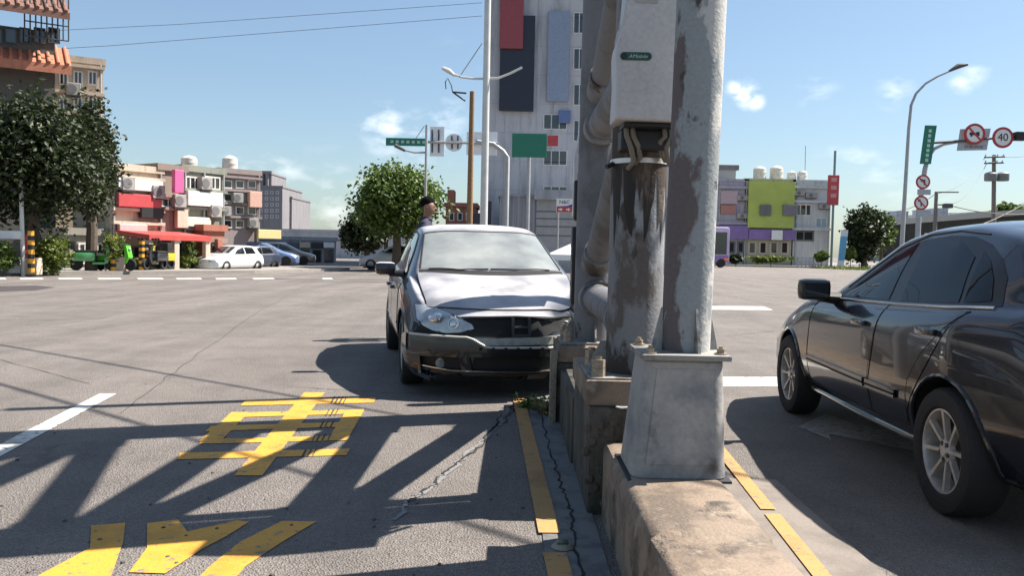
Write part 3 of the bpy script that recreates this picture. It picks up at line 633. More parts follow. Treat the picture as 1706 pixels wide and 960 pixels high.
def paint(name, col, metal=.55, rough=.3, coat=1.0, dust_glare=.0, dust_glare_col=(.45, .43, .40)):
    m = bpy.data.materials.new(name); m.use_nodes = True; t = m.node_tree; b = t.nodes['Principled BSDF']
    b.inputs['Metallic'].default_value = metal; b.inputs['Roughness'].default_value = rough; b.inputs['Coat Weight'].default_value = coat; b.inputs['Coat Roughness'].default_value = .03
    tc = t.nodes.new('ShaderNodeTexCoord'); n = t.nodes.new('ShaderNodeTexNoise'); n.inputs['Scale'].default_value = 3; n.inputs['Detail'].default_value = 8; t.links.new(tc.outputs['Object'], n.inputs['Vector'])
    mr = t.nodes.new('ShaderNodeMapRange'); mr.inputs['From Min'].default_value = .3; mr.inputs['From Max'].default_value = .75; mr.inputs['To Min'].default_value = dust_glare * .5; mr.inputs['To Max'].default_value = dust_glare * 1.4; t.links.new(n.outputs['Fac'], mr.inputs['Value'])
    d = t.nodes.new('ShaderNodeBsdfDiffuse'); d.inputs['Color'].default_value = (*dust_glare_col, 1); mx = t.nodes.new('ShaderNodeMixShader')
    # upward faces go pale: glare on hood and roof painted into the colour
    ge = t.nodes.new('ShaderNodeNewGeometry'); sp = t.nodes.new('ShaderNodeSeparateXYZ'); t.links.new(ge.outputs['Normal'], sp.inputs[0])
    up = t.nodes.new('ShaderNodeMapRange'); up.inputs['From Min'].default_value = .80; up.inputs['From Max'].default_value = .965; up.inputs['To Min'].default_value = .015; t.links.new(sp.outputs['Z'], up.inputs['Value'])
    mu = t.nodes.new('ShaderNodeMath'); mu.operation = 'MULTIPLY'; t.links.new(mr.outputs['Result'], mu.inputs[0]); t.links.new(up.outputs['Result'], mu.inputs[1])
    b.inputs['Base Color'].default_value = (*col, 1); o = t.nodes['Material Output']
    t.links.new(mu.outputs[0], mx.inputs['Fac']); t.links.new(b.outputs[0], mx.inputs[1]); t.links.new(d.outputs[0], mx.inputs[2]); t.links.new(mx.outputs[0], o.inputs['Surface'])
    MATS[name] = m; return m
GLASS = mat('tinted_glass', (.010, .012, .015), .03, 0, var=.1, scale=2, coat=.6, spec=.5)
CHROME = mat('chrome_trim', (.62, .62, .60), .18, 1.0, var=.1, scale=20)
GAP = mat('panel_gap', (.004, .004, .005), .8)
RIM = mat('alloy_rim', (.50, .48, .45), .36, .45, var=.2, scale=20)

# ============ wrecked hatchback
GP = dict(L=4.20, W=.88, cf=.36, pf=3.0, rf=.06, zf=.42, cr=.18, rr=.05, wz=.315, smooth=.09, tab=dict(
    zb=[(0, .19), (.5, .19), (3.6, .2), (4.2, .26)], wr=[(0, .79), (.5, .835), (1.2, .82), (3.6, .81), (4.2, .70)],
    wm=[(0, .845), (.45, .88), (.9, .885), (3.3, .885), (4.2, .82)], zm=[(0, .42), (.8, .52), (4.2, .55)],
    zs=[(0, .60), (.1, .655), (.35, .735), (.88, .83), (1.3, .90), (2.5, .935), (3.5, .97), (4.0, .97), (4.2, .90)],
    wb=[(0, .76), (.4, .80), (.88, .825), (1.5, .845), (2.5, .85), (3.5, .83), (4.2, .76)],
    wg=[(0, .70), (.4, .74), (.9, .765), (1.3, .79), (2.5, .80), (3.6, .775), (4.2, .70)],
    ze=[(0, .63), (.1, .68), (.35, .765), (.88, .868), (1.15, .93), (1.32, .985), (2.05, 1.365), (2.4, 1.415), (3.0, 1.42), (3.6, 1.385), (3.85, 1.345), (4.08, 1.05), (4.2, .92)],
    wt=[(0, .60), (.4, .66), (.88, .69), (1.2, .725), (1.35, .735), (2.05, .615), (3.0, .60), (3.7, .58), (4.08, .64), (4.2, .66)],
    zt=[(0, .665), (.1, .715), (.35, .80), (.88, .91), (1.02, .945), (1.12, .985), (1.97, 1.42), (2.2, 1.467), (2.7, 1.483), (3.2, 1.472), (3.8, 1.405), (3.92, 1.34), (4.12, 1.04), (4.2, .94)]))
class Wreck(Car):
    def deform(c, s, x, z):
        # the left front corner has been driven back and buckled
        a = max(0, min(1, (-x - .18) / .6)); f = max(0, 1 - s / 1.15); a = a * a * (3 - 2 * a)
        s = s + .30 * a * f * f + .03 * a * f * math.sin(17 * x + 23 * z); z = z + (.045 * a * f * math.sin(9 * s + 6 * x) if z > .5 else 0)
        return (x + .05 * a * f, -s, z)
gy = R(11)
golf = thing('wrecked_hatchback', 'dark blue-grey hatchback with smashed front end jammed against the island posts', 'car', (.05, 6.98, 0), math.pi + gy, world=False)
GPAINT = paint('glare_top_blue_grey_paint', (.009, .012, .022), .2, .28, .6, .64, (.58, .57, .59)); g = Wreck(GP)
g.body(GPAINT, golf, (.90, 3.48), .352, .60)
GLS = bpy.data.materials.new('dust_and_glare_windshield'); GLS.use_nodes = True; _t = GLS.node_tree; _b = _t.nodes['Principled BSDF']
_b.inputs['Base Color'].default_value = (.03, .036, .038, 1); _b.inputs['Roughness'].default_value = .06; _b.inputs['Coat Weight'].default_value = 1
_d = _t.nodes.new('ShaderNodeBsdfDiffuse'); _d.inputs['Color'].default_value = (.58, .61, .58, 1); _mx = _t.nodes.new('ShaderNodeMixShader'); _n = _t.nodes.new('ShaderNodeTexNoise'); _n.inputs['Scale'].default_value = 2.2; _n.inputs['Detail'].default_value = 9  # pale diffuse film; the glass's sky reflection is painted in with it
_tc = _t.nodes.new('ShaderNodeTexCoord'); _t.links.new(_tc.outputs['Object'], _n.inputs['Vector']); _mr = _t.nodes.new('ShaderNodeMapRange'); _mr.inputs['From Min'].default_value = .3; _mr.inputs['From Max'].default_value = .7; _mr.inputs['To Min'].default_value = .15; _mr.inputs['To Max'].default_value = .46
_t.links.new(_n.outputs['Fac'], _mr.inputs['Value']); _t.links.new(_mr.outputs['Result'], _mx.inputs['Fac']); _t.links.new(_b.outputs[0], _mx.inputs[1]); _t.links.new(_d.outputs[0], _mx.inputs[2]); _t.links.new(_mx.outputs[0], _t.nodes['Material Output'].inputs['Surface'])
def mir(p): return [(-x, y) for x, y in p]
# windshield: from above, (x, s)
lo = [(x, 1.17 + .16 * (abs(x) / .70) ** 2.2) for x in np.linspace(-.675, .675, 19)]
hi = [(x * .862, 1.90 + .10 * (abs(x) / .70) ** 2.2) for x in np.linspace(-.675, .675, 19)]
ws = g.patch('windshield', 'T', lo, hi, GLS, golf, .003, 12, .004)
g.line('windshield_seal', 'T', [lo[0]] + hi + [lo[-1]], .008, GAP, ws, 4, off=.002)
g.patch('cowl_panel', 'T', [(x, 1.06 + .17 * (abs(x) / .70) ** 2.2) for x in np.linspace(-.69, .69, 17)], [(x, 1.155 + .155 * (abs(x) / .70) ** 2.2) for x in np.linspace(-.69, .69, 17)], GAP, golf, .002, 3, .004)
for (x0, x1, s0, s1) in ((-.55, .03, 1.185, 1.175), (.05, .60, 1.175, 1.25)):
    g.line('wiper', 'T', [(x0, s0 + .05 if x0 < 0 else s0), ((x0 + x1) / 2, s0 - .004), (x1, s1)], .006, BLK, golf, 5, off=.012)
# hood
def hood_post(p, i, t):
    x = p.x; a = max(0, min(1, (-x - .05) / .6)); k = a * a * (1 - t) ** 2
    return Vector((p.x, p.y, p.z + .030 * k + .016 * k * math.sin(22 * x + 9 * t)))
hlo = [(x, .135 + .30 * (abs(x) / .74) ** 2.6 + (.26 * max(0, (-x - .2) / .6) ** 1.6 if x < -.2 else 0)) for x in np.linspace(-.69, .69, 25)]
hhi = [(x * 1.0, 1.045 + .17 * (abs(x) / .70) ** 2.2) for x in np.linspace(-.705, .705, 25)]
g.patch('hood', 'T', hlo, hhi, GPAINT, golf, .012, 18, .02, post=hood_post)
for sg in (1, -1): g.line('hood_gap', 'T', [(sg * .695, .46), (sg * .705, .7), (sg * .71, .95), (sg * .725, 1.2)], .006, GAP, golf, 8)
# flanks
for ax, sg in (('R', 1), ('L', -1)):
    wlo = [(1.58, .965), (1.8, .972), (2.2, .98), (2.46, .985)]; whi = [(1.66, 1.02), (1.87, 1.175), (2.13, 1.325), (2.46, 1.365)]
    w1 = g.patch('side_window', ax, wlo, whi, GLASS, golf, .003, 6, .003, cols=14)
    w2 = g.patch('side_window', ax, [(2.55, .988), (2.9, .995), (3.3, 1.01)], [(2.55, 1.37), (2.9, 1.365), (3.2, 1.335)], GLASS, golf, .003, 6, .003, cols=12)
    g.patch('quarter_window', ax, [(3.35, 1.02), (3.5, 1.03), (3.62, 1.06)], [(3.26, 1.325), (3.42, 1.30), (3.5, 1.27)], GLASS, golf, .003, 4, .003, cols=8)
    g.line('window_trim', ax, [(1.50, .955), (1.62, 1.02), (1.85, 1.185), (2.12, 1.345), (2.5, 1.388), (3.0, 1.385), (3.3, 1.355)], .010, GAP, golf, 5)
    d1 = g.patch('door', ax, [(1.40, .36), (2.48, .34)], [(1.44, .91), (2.48, .95)], GPAINT, golf, .0035, 10, .004, cols=14)
    g.line('door_gap', ax, [(1.40, .345), (1.41, .92)], .005, GAP, d1, 10); g.line('door_gap', ax, [(2.49, .33), (2.49, .97)], .005, GAP, d1, 10); g.line('door_gap', ax, [(1.40, .345), (2.49, .33)], .005, GAP, d1, 12)
    d2 = g.patch('door', ax, [(2.51, .34), (3.12, .37), (3.13, .37)], [(2.51, .95), (3.05, .97), (3.35, .985)], GPAINT, golf, .0035, 10, .004, cols=12)
    g.line('door_gap', ax, [(3.13, .37), (3.14, .62), (3.37, .98)], .005, GAP, d2, 8)
    for (s0, dd) in ((2.28, d1), (3.05, d2)):
        h, nr = g.proj(ax, s0, .80); b = MB(); b.bbox(-.02, .025, -.09, .09, -.018, .018, .012); b.v = [(h.x + sg * v[0] + sg * .012, h.y + v[1], h.z + v[2]) for v in b.v]; b.build('handle', GPAINT, dd, True, wd=False)
    g.line('side_moulding', ax, [(1.42, .50), (2.5, .49), (3.1, .50)], .012, GPAINT, golf, 10)
    g.line('sill_trim', ax, [(1.30, .245), (2.4, .235), (3.05, .25)], .016, GPAINT, golf, 10)
    for s0 in (.90, 3.48): g.line('arch_lip', ax, [(s0 + .356 * math.cos(a), .315 + .356 * math.sin(a)) for a in np.linspace(-.12, math.pi + .12, 15)], .011, GPAINT, golf, 2)
    # door mirror
    if sg == 1:
        mr_ = MB(); mr_.bbox(-.10, .10, -.06, .06, -.065, .06, .045); mr_.v = [(.985 + v[0] + .02 * v[2], -1.70 + v[1] + .25 * v[0] * 0, 1.005 + v[2]) for v in mr_.v]; mo = mr_.build('door_mirror', GPAINT, golf, True, wd=False)
        b = MB(); b.tube([(.80, -1.66, .95), (.90, -1.69, .955), (.95, -1.70, .96)], [.035, .03, .03], 10); b.build('mirror_stalk', BLK, mo, True, wd=False)
        b = MB(); b.bbox(.90, 1.07, -1.768, -1.758, .955, 1.05, .003); b.build('mirror_glass', CHROME, mo, wd=False)
# nose
BK = mat('black_void', (.006, .006, .007), .75)
BKP = mat('black_grille_plastic', (.011, .011, .012), .42)
glo = [(x, .50 + .015 * (abs(x) / .45) ** 2 + (.03 if x < -.3 else 0)) for x in np.linspace(-.60, .40, 15)]; ghi = [(x * 1.06, .655 - .012 * (abs(x) / .45) ** 2) for x in np.linspace(-.60, .40, 15)]
gr = g.patch('grille_opening', 'F', glo, ghi, BK, golf, .006, 5, .004)
b = MB()
for x in (-.10, .035): b.box(x - .012, x + .012, -.03, .0, .50, .655)
b.box(-.10, .035, -.028, -.002, .505, .528); b.box(-.10, .035, -.028, -.006, .575, .592)
b.v = [(v[0], v[1] + g.proj('F', v[0], min(.62, v[2]))[0].y + .03, v[2]) for v in b.v]; b.build('radiator_bracket', mat('bracket_grey', (.03, .032, .034), .55), gr, wd=False)
g.line('latch_panel', 'F', [(-.5, .645), (0, .66), (.38, .652)], .012, BKP, golf, 8, off=.01)
# bumper cover torn loose: hangs low, proud of the body
def bp_post(p, i, t):
    dz = -.030 - .02 * max(0, p.x - .3) ; return Vector((p.x * 1.012, p.y + .025, p.z + dz))
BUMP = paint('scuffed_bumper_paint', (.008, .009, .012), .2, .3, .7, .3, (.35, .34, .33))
xs = np.linspace(-.66, .81, 30)
def bedge(x): return .452 + .075 * min(1, max(0, (abs(x + .06) - .30) / .14)) + .02 * max(0, abs(x) - .42)
bu = g.patch('bumper', 'F', [(x, .375) for x in xs], [(x, bedge(x)) for x in xs], BUMP, golf, .03, 8, .035, post=bp_post)
xs2 = np.linspace(-.62, .80, 28)
g.patch('bumper_lip', 'F', [(x, .175) for x in xs2], [(x, .235 + .02 * (abs(x) / .8) ** 3) for x in xs2], BKP, bu, .03, 4, .03)
g.patch('lower_grille', 'F', [(x, .232) for x in np.linspace(-.50, .36, 16)], [(x * .93, .385) for x in np.linspace(-.50, .36, 16)], BK, bu, .012, 5, .004)
g.patch('fog_lamp_recess', 'F', [(x, .245) for x in np.linspace(.42, .74, 9)], [(x, .375 - .03 * ((x - .42) / .32) ** 2) for x in np.linspace(.42, .74, 9)], BK, bu, .014, 4, .004)
for x0 in (.405,): g.patch('bumper_pillar', 'F', [(x0 - .05, .23), (x0 + .02, .23)], [(x0 - .02, .40), (x0 + .07, .40)], BUMP, bu, .034, 6, .02, cols=4)
g.patch('bumper_side', 'F', [(.72, .185), (.78, .19), (.815, .20)], [(.74, .40), (.81, .41), (.86, .42)], BUMP, bu, .03, 5, .02, cols=6, post=bp_post)
g.patch('bumper_corner', 'R', [(.36, .20), (.45, .195), (.575, .20)], [(.36, .50), (.45, .50), (.565, .47)], BUMP, bu, .02, 6, .02, cols=8)
g.line('lip_trim', 'F', [(-.50, .245), (-.2, .228), (.1, .228), (.36, .232), (.5, .232), (.72, .258)], .008, CHROME, bu, 6, off=.035)
hl, _ = g.proj('F', .60, .30); b = MB(); b.lathe([(0, .045), (.012, .04), (.016, 0)], (.60, hl.y + .012, .285), 'y', 16); b.build('fog_lamp', mat('lamp_clear', (.25, .27, .26), .1, .3, coat=1), bu, True, wd=False)
g.line('torn_edge', 'F', [(x, bedge(x) - .03) for x in xs[3:]], .010, mat('torn_plastic_edge', (.45, .45, .43), .5), bu, 3, off=.052)
# steel support behind the grille
sup = g.patch('crossmember', 'F', [(x, .435) for x in np.linspace(-.60, .36, 13)], [(x, .492) for x in np.linspace(-.62, .38, 13)], mat('primed_steel', (.34, .36, .34), .45, .4, var=.3, scale=14), golf, .045, 3, .03, post=lambda p, i, t: Vector((p.x, p.y, p.z + .03 * (1 - i) ** 2)))
b = MB()
for k in range(9):
    x = -.5 + .1 * k; h, _ = g.proj('F', x, .42); b.box(x - .012, x + .012, h.y + .056, h.y + .062, .40, .425)
b.build('clip_slot', BK, sup, wd=False)
# headlight on the surviving side, with projector and reflector
HLm = mat('headlight_lens', (.36, .38, .39), .12, .35, var=.25, scale=9, coat=1)
hlo_ = [(.345, .565), (.45, .535), (.56, .525), (.66, .540), (.735, .575), (.775, .62)]; hhi_ = [(.36, .60), (.45, .645), (.55, .685), (.635, .715), (.70, .73), (.775, .725)]
hd = g.patch('headlight', 'F', hlo_, hhi_, HLm, golf, .008, 8, .01, cols=16)
for (x, z, r) in ((.64, .635, .062), (.50, .60, .046)):
    h, nr = g.proj('F', x, z); b = MB(); b.lathe([(.010, r), (.024, r), (.024, r * .86), (.012, r * .72), (.014, r * .55), (.030, r * .45), (.036, 0)], (0, 0, 0), 'y', 22); q = nr.to_track_quat('Y', 'Z'); b.v = [tuple(h + q @ Vector(v)) for v in b.v]; b.build('projector', CHROME, hd, True, wd=False)
g.line('headlight_gap', 'F', hlo_ + hhi_[::-1], .008, GAP, hd, 4, True)
g.patch('gap_under_headlight', 'F', [(.35, .485), (.5, .475), (.65, .475), (.78, .50), (.82, .52)], [(.345, .558), (.5, .520), (.65, .525), (.765, .585), (.80, .60)], BK, golf, .004, 4, .003, cols=12)
# smashed far headlight: bent bracket and shards on the crushed side
b = MB(); r_ = random.Random(9)
for k in range(34):
    x = -.45 - .40 * r_.random(); z = .46 + .32 * r_.random(); h, _ = g.proj('F', x, z); c = Vector((x, h.y + r_.uniform(.0, .09), z)); s = r_.uniform(.025, .075)
    e = [Vector((r_.uniform(-1, 1), r_.uniform(-.6, .6), r_.uniform(-1, 1))) * s for _ in range(3)]; nn = Vector((.0, .006, 0)); b.add([c + q for q in e] + [c + q - nn for q in e], [[0, 1, 2], [5, 4, 3], [0, 1, 4, 3], [1, 2, 5, 4], [2, 0, 3, 5]])
b.build('smashed_headlight', [mat('shard_pale', (.55, .56, .54), .3, .2)], golf, wd=False)
b = MB(); h, _ = g.proj('F', -.55, .6); b.tube([(-.42, h.y + .10, .50), (-.52, h.y + .12, .56), (-.56, h.y + .09, .66), (-.63, h.y + .03, .70)], .022, 8); b.tube([(-.55, h.y + .11, .46), (-.70, h.y + .10, .47), (-.80, h.y + .02, .5)], .02, 8); b.build('bent_bracket', MATS['primed_steel'], golf, True, wd=False)
# tail lamps and rear bumper line, rarely seen
for sg in (1, -1): g.patch('tail_lamp', 'B', [(sg * .55, .78), (sg * .74, .78)], [(sg * .55, .92), (sg * .72, .93)], mat('tail_red', (.35, .01, .01), .2, coat=1), golf, .006, 4, .01, cols=6)
g.patch('rear_window', 'T', [(x, 4.02) for x in np.linspace(-.56, .56, 9)], [(x * .95, 3.90) for x in np.linspace(-.56, .56, 9)], GLASS, golf, .003, 4, .003)
golf.scale = (1.035, 1.035, 1.035)
put_wheels(golf, [(.775, .90), (-.775, .93), (.78, 3.48), (-.78, 3.48)], .315, .205, .215, 5, RIM, 'wide')

# ============ dark sedan
SP = dict(L=4.54, W=.88, cf=.42, rf=.05, zf=.45, cr=.30, rr=.05, wz=.318, smooth=.10, tab=dict(
    zb=[(0, .20), (.5, .19), (3.8, .2), (4.54, .27)], wr=[(0, .68), (.5, .80), (3.8, .80), (4.54, .70)],
    wm=[(0, .80), (.5, .865), (.95, .885), (3.6, .885), (4.54, .81)], zm=[(0, .45), (.9, .56), (4.54, .60)],
    zs=[(0, .62), (.1, .68), (.4, .76), (.9, .85), (1.3, .905), (2.5, .94), (3.5, .985), (4.2, .995), (4.54, .93)],
    wb=[(0, .74), (.4, .79), (.9, .82), (1.5, .845), (2.5, .85), (3.6, .835), (4.54, .74)],
    wg=[(0, .68), (.4, .73), (.9, .76), (1.3, .795), (2.5, .805), (3.5, .775), (3.9, .74), (4.54, .66)],
    ze=[(0, .65), (.1, .705), (.4, .79), (.9, .885), (1.3, .935), (1.58, .975), (2.35, 1.335), (2.7, 1.39), (3.15, 1.40), (3.6, 1.34), (3.95, 1.19), (4.2, 1.07), (4.35, 1.045), (4.54, .96)],
    wt=[(0, .58), (.4, .65), (.9, .69), (1.45, .725), (1.63, .735), (2.35, .605), (3.15, .585), (3.6, .59), (4.0, .64), (4.25, .66), (4.54, .6)],
    zt=[(0, .68), (.1, .74), (.4, .83), (.9, .92), (1.25, .97), (1.40, 1.0), (2.28, 1.40), (2.55, 1.45), (3.0, 1.468), (3.35, 1.45), (3.65, 1.38), (4.0, 1.2), (4.2, 1.10), (4.38, 1.07), (4.54, .97)]))
sedan = thing('parked_sedan', 'glossy black sedan with alloy wheels standing in the lane right of the island', 'car', (3.12, 7.57, 0), R(-2.3), world=False)
SPAINT = paint('glossy_black_blue_paint', (.006, .008, .015), .1, .22, .8, .012, (.3, .28, .25)); s_ = Car(SP)
s_.body(SPAINT, sedan, (.95, 3.55), .352, .60)
TINT = bpy.data.materials.new('smoked_side_glass'); TINT.use_nodes = True; _b = TINT.node_tree.nodes['Principled BSDF']; _b.inputs['Base Color'].default_value = (.010, .015, .019, 1); _b.inputs['Roughness'].default_value = .015; _b.inputs['Coat Weight'].default_value = 0; _b.inputs['Specular IOR Level'].default_value = .5; _b.inputs['IOR'].default_value = 1.3
PIL = mat('black_pillar_trim', (.008, .008, .009), .28)
lo = [(x, 1.47 + .16 * (abs(x) / .70) ** 2.2) for x in np.linspace(-.67, .67, 15)]; hi = [(x * .86, 2.23 + .10 * (abs(x) / .70) ** 2.2) for x in np.linspace(-.67, .67, 15)]
s_.patch('windshield', 'T', lo, hi, GLASS, sedan, .003, 10, .004)
s_.patch('rear_window', 'T', [(x, 4.10 - .05 * (abs(x) / .6) ** 2) for x in np.linspace(-.57, .57, 13)], [(x * .93, 3.56 + .0 * x) for x in np.linspace(-.57, .57, 13)], GLASS, sedan, .003, 8, .004)
for ax, sg in (('R', 1), ('L', -1)):
    s_.patch('window_frame', ax, [(1.80, .955), (2.2, .965), (2.8, .978), (3.37, .998), (3.80, 1.03)], [(1.88, 1.01), (2.12, 1.145), (2.40, 1.275), (2.70, 1.350), (3.0, 1.372), (3.25, 1.360), (3.45, 1.315), (3.60, 1.25), (3.72, 1.16)], PIL, sedan, .0025, 10, .003, cols=34)
    w1 = s_.patch('side_window', ax, [(1.930, .980), (2.200, .986), (2.680, .995)], [(2.020, 1.035), (2.280, 1.195), (2.640, 1.335)], TINT, sedan, .006, 6, .003, cols=14)
    w2 = s_.patch('side_window', ax, [(2.840, 1.0), (3.150, 1.01), (3.470, 1.025)], [(2.770, 1.348), (3.100, 1.350), (3.370, 1.255)], TINT, sedan, .006, 6, .003, cols=12)
    s_.patch('quarter_window', ax, [(3.515, 1.03), (3.62, 1.038), (3.71, 1.05)], [(3.415, 1.285), (3.53, 1.235), (3.64, 1.15)], TINT, sedan, .006, 4, .003, cols=7)
    s_.line('belt_trim', ax, [(1.820, .955), (2.300, .966), (2.800, .978), (3.370, .998), (3.770, 1.02)], .008, CHROME, sedan, 6, off=.004)
    s_.line('roof_drip', ax, [(1.86, 1.04), (2.12, 1.18), (2.40, 1.305), (2.72, 1.378), (3.05, 1.396), (3.35, 1.372)], .0055, GAP, sedan, 6)
    d1 = s_.patch('door', ax, [(1.45, .34), (2.58, .33)], [(1.50, .925), (2.72, .965)], SPAINT, sedan, .0035, 12, .004, cols=16)
    d2 = s_.patch('door', ax, [(2.60, .33), (3.10, .36), (3.13, .42)], [(2.74, .965), (3.4, .985), (3.62, .995)], SPAINT, sedan, .0035, 12, .004, cols=14)
    for pl_ in ([(1.44, .325), (1.455, .60), (1.49, .94)], [(2.59, .315), (2.62, .6), (2.73, .97)]): s_.line('door_gap', ax, pl_, .005, GAP, d1, 8)
    s_.line('door_gap', ax, [(1.44, .325), (2.59, .315), (3.11, .345)], .005, GAP, d1, 10); s_.line('door_gap', ax, [(3.115, .36), (3.17, .60), (3.30, .75), (3.64, .995)], .005, GAP, d2, 8)
    for (s0, dd, z0) in ((2.46, d1, .845), (3.36, d2, .875)):
        h, nr = s_.proj(ax, s0, z0); b = MB(); b.bbox(-.018, .022, -.095, .095, -.017, .017, .012); b.v = [(h.x + sg * v[0] + sg * .014, h.y + v[1], h.z + v[2]) for v in b.v]; b.build('handle', SPAINT, dd, True, wd=False)
        b = MB(); b.ball((0, 0, 0), (.012, .05, .028), 12, 8); b.v = [(h.x + sg * (v[0] - .004), h.y + v[1], h.z + v[2] - .008) for v in b.v]; b.build('handle_cup', GAP, dd, True, wd=False)
    s_.patch('side_moulding', ax, [(1.50, .475), (2.57, .470)], [(1.46, .525), (2.57, .520)], SPAINT, d1, .018, 3, .016, cols=10); s_.patch('side_moulding', ax, [(2.61, .470), (3.02, .475)], [(2.61, .520), (3.04, .522)], SPAINT, d2, .018, 3, .016, cols=8)
    s_.line('moulding_trim', ax, [(1.50, .50), (2.57, .494)], .006, GAP, d1, 8, off=.019); s_.line('moulding_trim', ax, [(2.61, .494), (3.02, .499)], .006, GAP, d2, 6, off=.019)
    s_.line('sill_trim', ax, [(1.30, .262), (2.3, .250), (3.0, .262), (3.12, .275)], .012, CHROME, sedan, 8, off=.004)
    s_.patch('sill_skirt', ax, [(1.30, .20), (3.14, .205)], [(1.30, .262), (3.14, .262)], SPAINT, sedan, .012, 4, .02, cols=18)
    for s0 in (.95, 3.55): s_.line('arch_lip', ax, [(s0 + .357 * math.cos(a), .318 + .357 * math.sin(a)) for a in np.linspace(-.12, math.pi + .12, 17)], .012, SPAINT, sedan, 2)
    mr_ = MB(); mr_.bbox(-.11, .10, -.065, .055, -.075, .07, .042); mr_.v = [(sg * (.985 + v[0]), -1.86 + v[1] - .10 * abs(v[0] + .1) * 0, 1.02 + v[2]) for v in mr_.v]; mo = mr_.build('door_mirror', PIL, sedan, True, wd=False)
    b = MB(); b.tube([(sg * .80, -1.83, .955), (sg * .88, -1.85, .962), (sg * .95, -1.86, .975)], [.045, .035, .035], 10); b.build('mirror_stalk', BLK, mo, True, wd=False)
    b = MB(); b.bbox(.90, 1.065, -1.934, -1.925, .965, 1.07, .003); b.v = [(sg * v[0], v[1], v[2]) for v in b.v]; b.build('mirror_glass', GLASS, mo, wd=False)
    b = MB(); b.ball((sg * 1.075, -1.845, 1.015), (.012, .03, .010), 10, 6); b.build('indicator', mat('clear_amber', (.6, .45, .35), .2, coat=1), mo, True, wd=False)
    s_.patch('headlight', 'F', [(sg * .44, .60), (sg * .60, .585), (sg * .76, .62)], [(sg * .44, .68), (sg * .60, .705), (sg * .76, .735)], HLm, sedan, .006, 5, .01, cols=10)
    s_.patch('tail_lamp', 'B', [(sg * .45, .74), (sg * .60, .72), (sg * .76, .73)], [(sg * .45, .90), (sg * .60, .92), (sg * .74, .92)], mat('tail_red', (.35, .01, .01), .2, coat=1), sedan, .006, 5, .01, cols=10)
    s_.patch('mud_flap', ax, [(3.93, .16), (3.97, .16)], [(3.91, .27), (3.97, .27)], BLK, sedan, .01, 3, .02, cols=4)
s_.line('rear_bumper_gap', 'L', [(3.92, .48), (4.15, .50), (4.35, .60)], .005, GAP, sedan, 5)
s_.patch('grille', 'F', [(x, .55) for x in np.linspace(-.36, .36, 9)], [(x, .64) for x in np.linspace(-.36, .36, 9)], BK, sedan, .006, 3, .004)
s_.line('boot_gap', 'T', [(-.62, 4.2), (-.58, 4.34), (0, 4.38), (.58, 4.34), (.62, 4.2)], .005, GAP, sedan, 6)
put_wheels(sedan, [(.785, .95), (-.785, .95), (.785, 3.55), (-.785, 3.55)], .312, .205, .206, 8, RIM, 'mid')
# ------------------------------------------------------------------ background
def rect(u0, u1, v0, v1, d):
    um, vm = (u0 + u1) / 2, (v0 + v1) / 2
    return A(u0, vm, d).x, A(u1, vm, d).x, A(um, v1, d).z, A(um, v0, d).z
def wallm(name, col, rough=.75, var=.12, scale=1.5):
    c = np.array(col); return layered(name, [(tuple(c), 0, 0, 0), (tuple(c * .72), 1.2, .48, .7), (tuple(c * .5), 2.6, .60, .78, 7), (tuple(np.minimum(c * 1.15, .9)), 5, .6, .75, 3)], bump=.25, bscale=18, stretch=(1.6, 1.6, .22), rough=rough)
CREAM = wallm('cream_tile', (.50, .41, .32)); WHITEW = wallm('white_render', (.62, .60, .56)); GREYW = wallm('grey_panel', (.36, .37, .40)); BRICK = wallm('red_brick', (.33, .12, .08))
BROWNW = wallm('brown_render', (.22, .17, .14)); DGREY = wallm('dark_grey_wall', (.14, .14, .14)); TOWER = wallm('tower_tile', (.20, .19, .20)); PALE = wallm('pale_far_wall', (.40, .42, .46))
ROOFR = mat('terracotta_tile', (.40, .15, .085), .75, var=.25, scale=5); DKGLASS = mat('dark_window_glass', (.025, .03, .035), .08, coat=1); SHUT = mat('roller_shutter', (.33, .33, .34), .5, .2, var=.1, scale=3)
REDP = mat('red_sign', (.42, .055, .06), .5, var=.12, scale=3); REDA = mat('red_awning', (.46, .06, .05), .6, var=.15, scale=3); PINK = mat('pink_sign', (.62, .10, .26), .5); GREENS = mat('green_road_sign', (.012, .16, .10), .45); LIME = mat('lime_sign', (.36, .43, .09), .5, var=.12, scale=.6); PURP = mat('purple_panel', (.20, .13, .33), .5, var=.2, scale=.8); LILAC = mat('lilac_panel', (.42, .36, .52), .5, var=.12, scale=.7)
NAVY = mat('navy_panel', (.016, .018, .032), .4); WSIGN = mat('white_sign', (.70, .70, .68), .5, var=.06, scale=3); YSIGN = mat('pale_yellow_sign', (.72, .62, .30), .5); TEALP = mat('teal_sign', (.03, .22, .16), .5)
TANK = layered('water_tank_steel', [((.52, .50, .45), 0, 0, 0), ((.36, .35, .33), 2, .5, .65)], bump=.1, bscale=10, rough=.45)
POLEM = mat('galvanised_pole', (.36, .37, .37), .5, .3, var=.12, scale=3); POLEW = mat('white_pole', (.55, .55, .53), .5, .2, var=.1, scale=3); WOOD = mat('creosote_wood', (.22, .13, .065), .85, var=.3, scale=12); POLED = mat('dark_pole', (.07, .075, .075), .6, .2)
STEELD = mat('dark_steel', (.05, .05, .052), .55, .3)

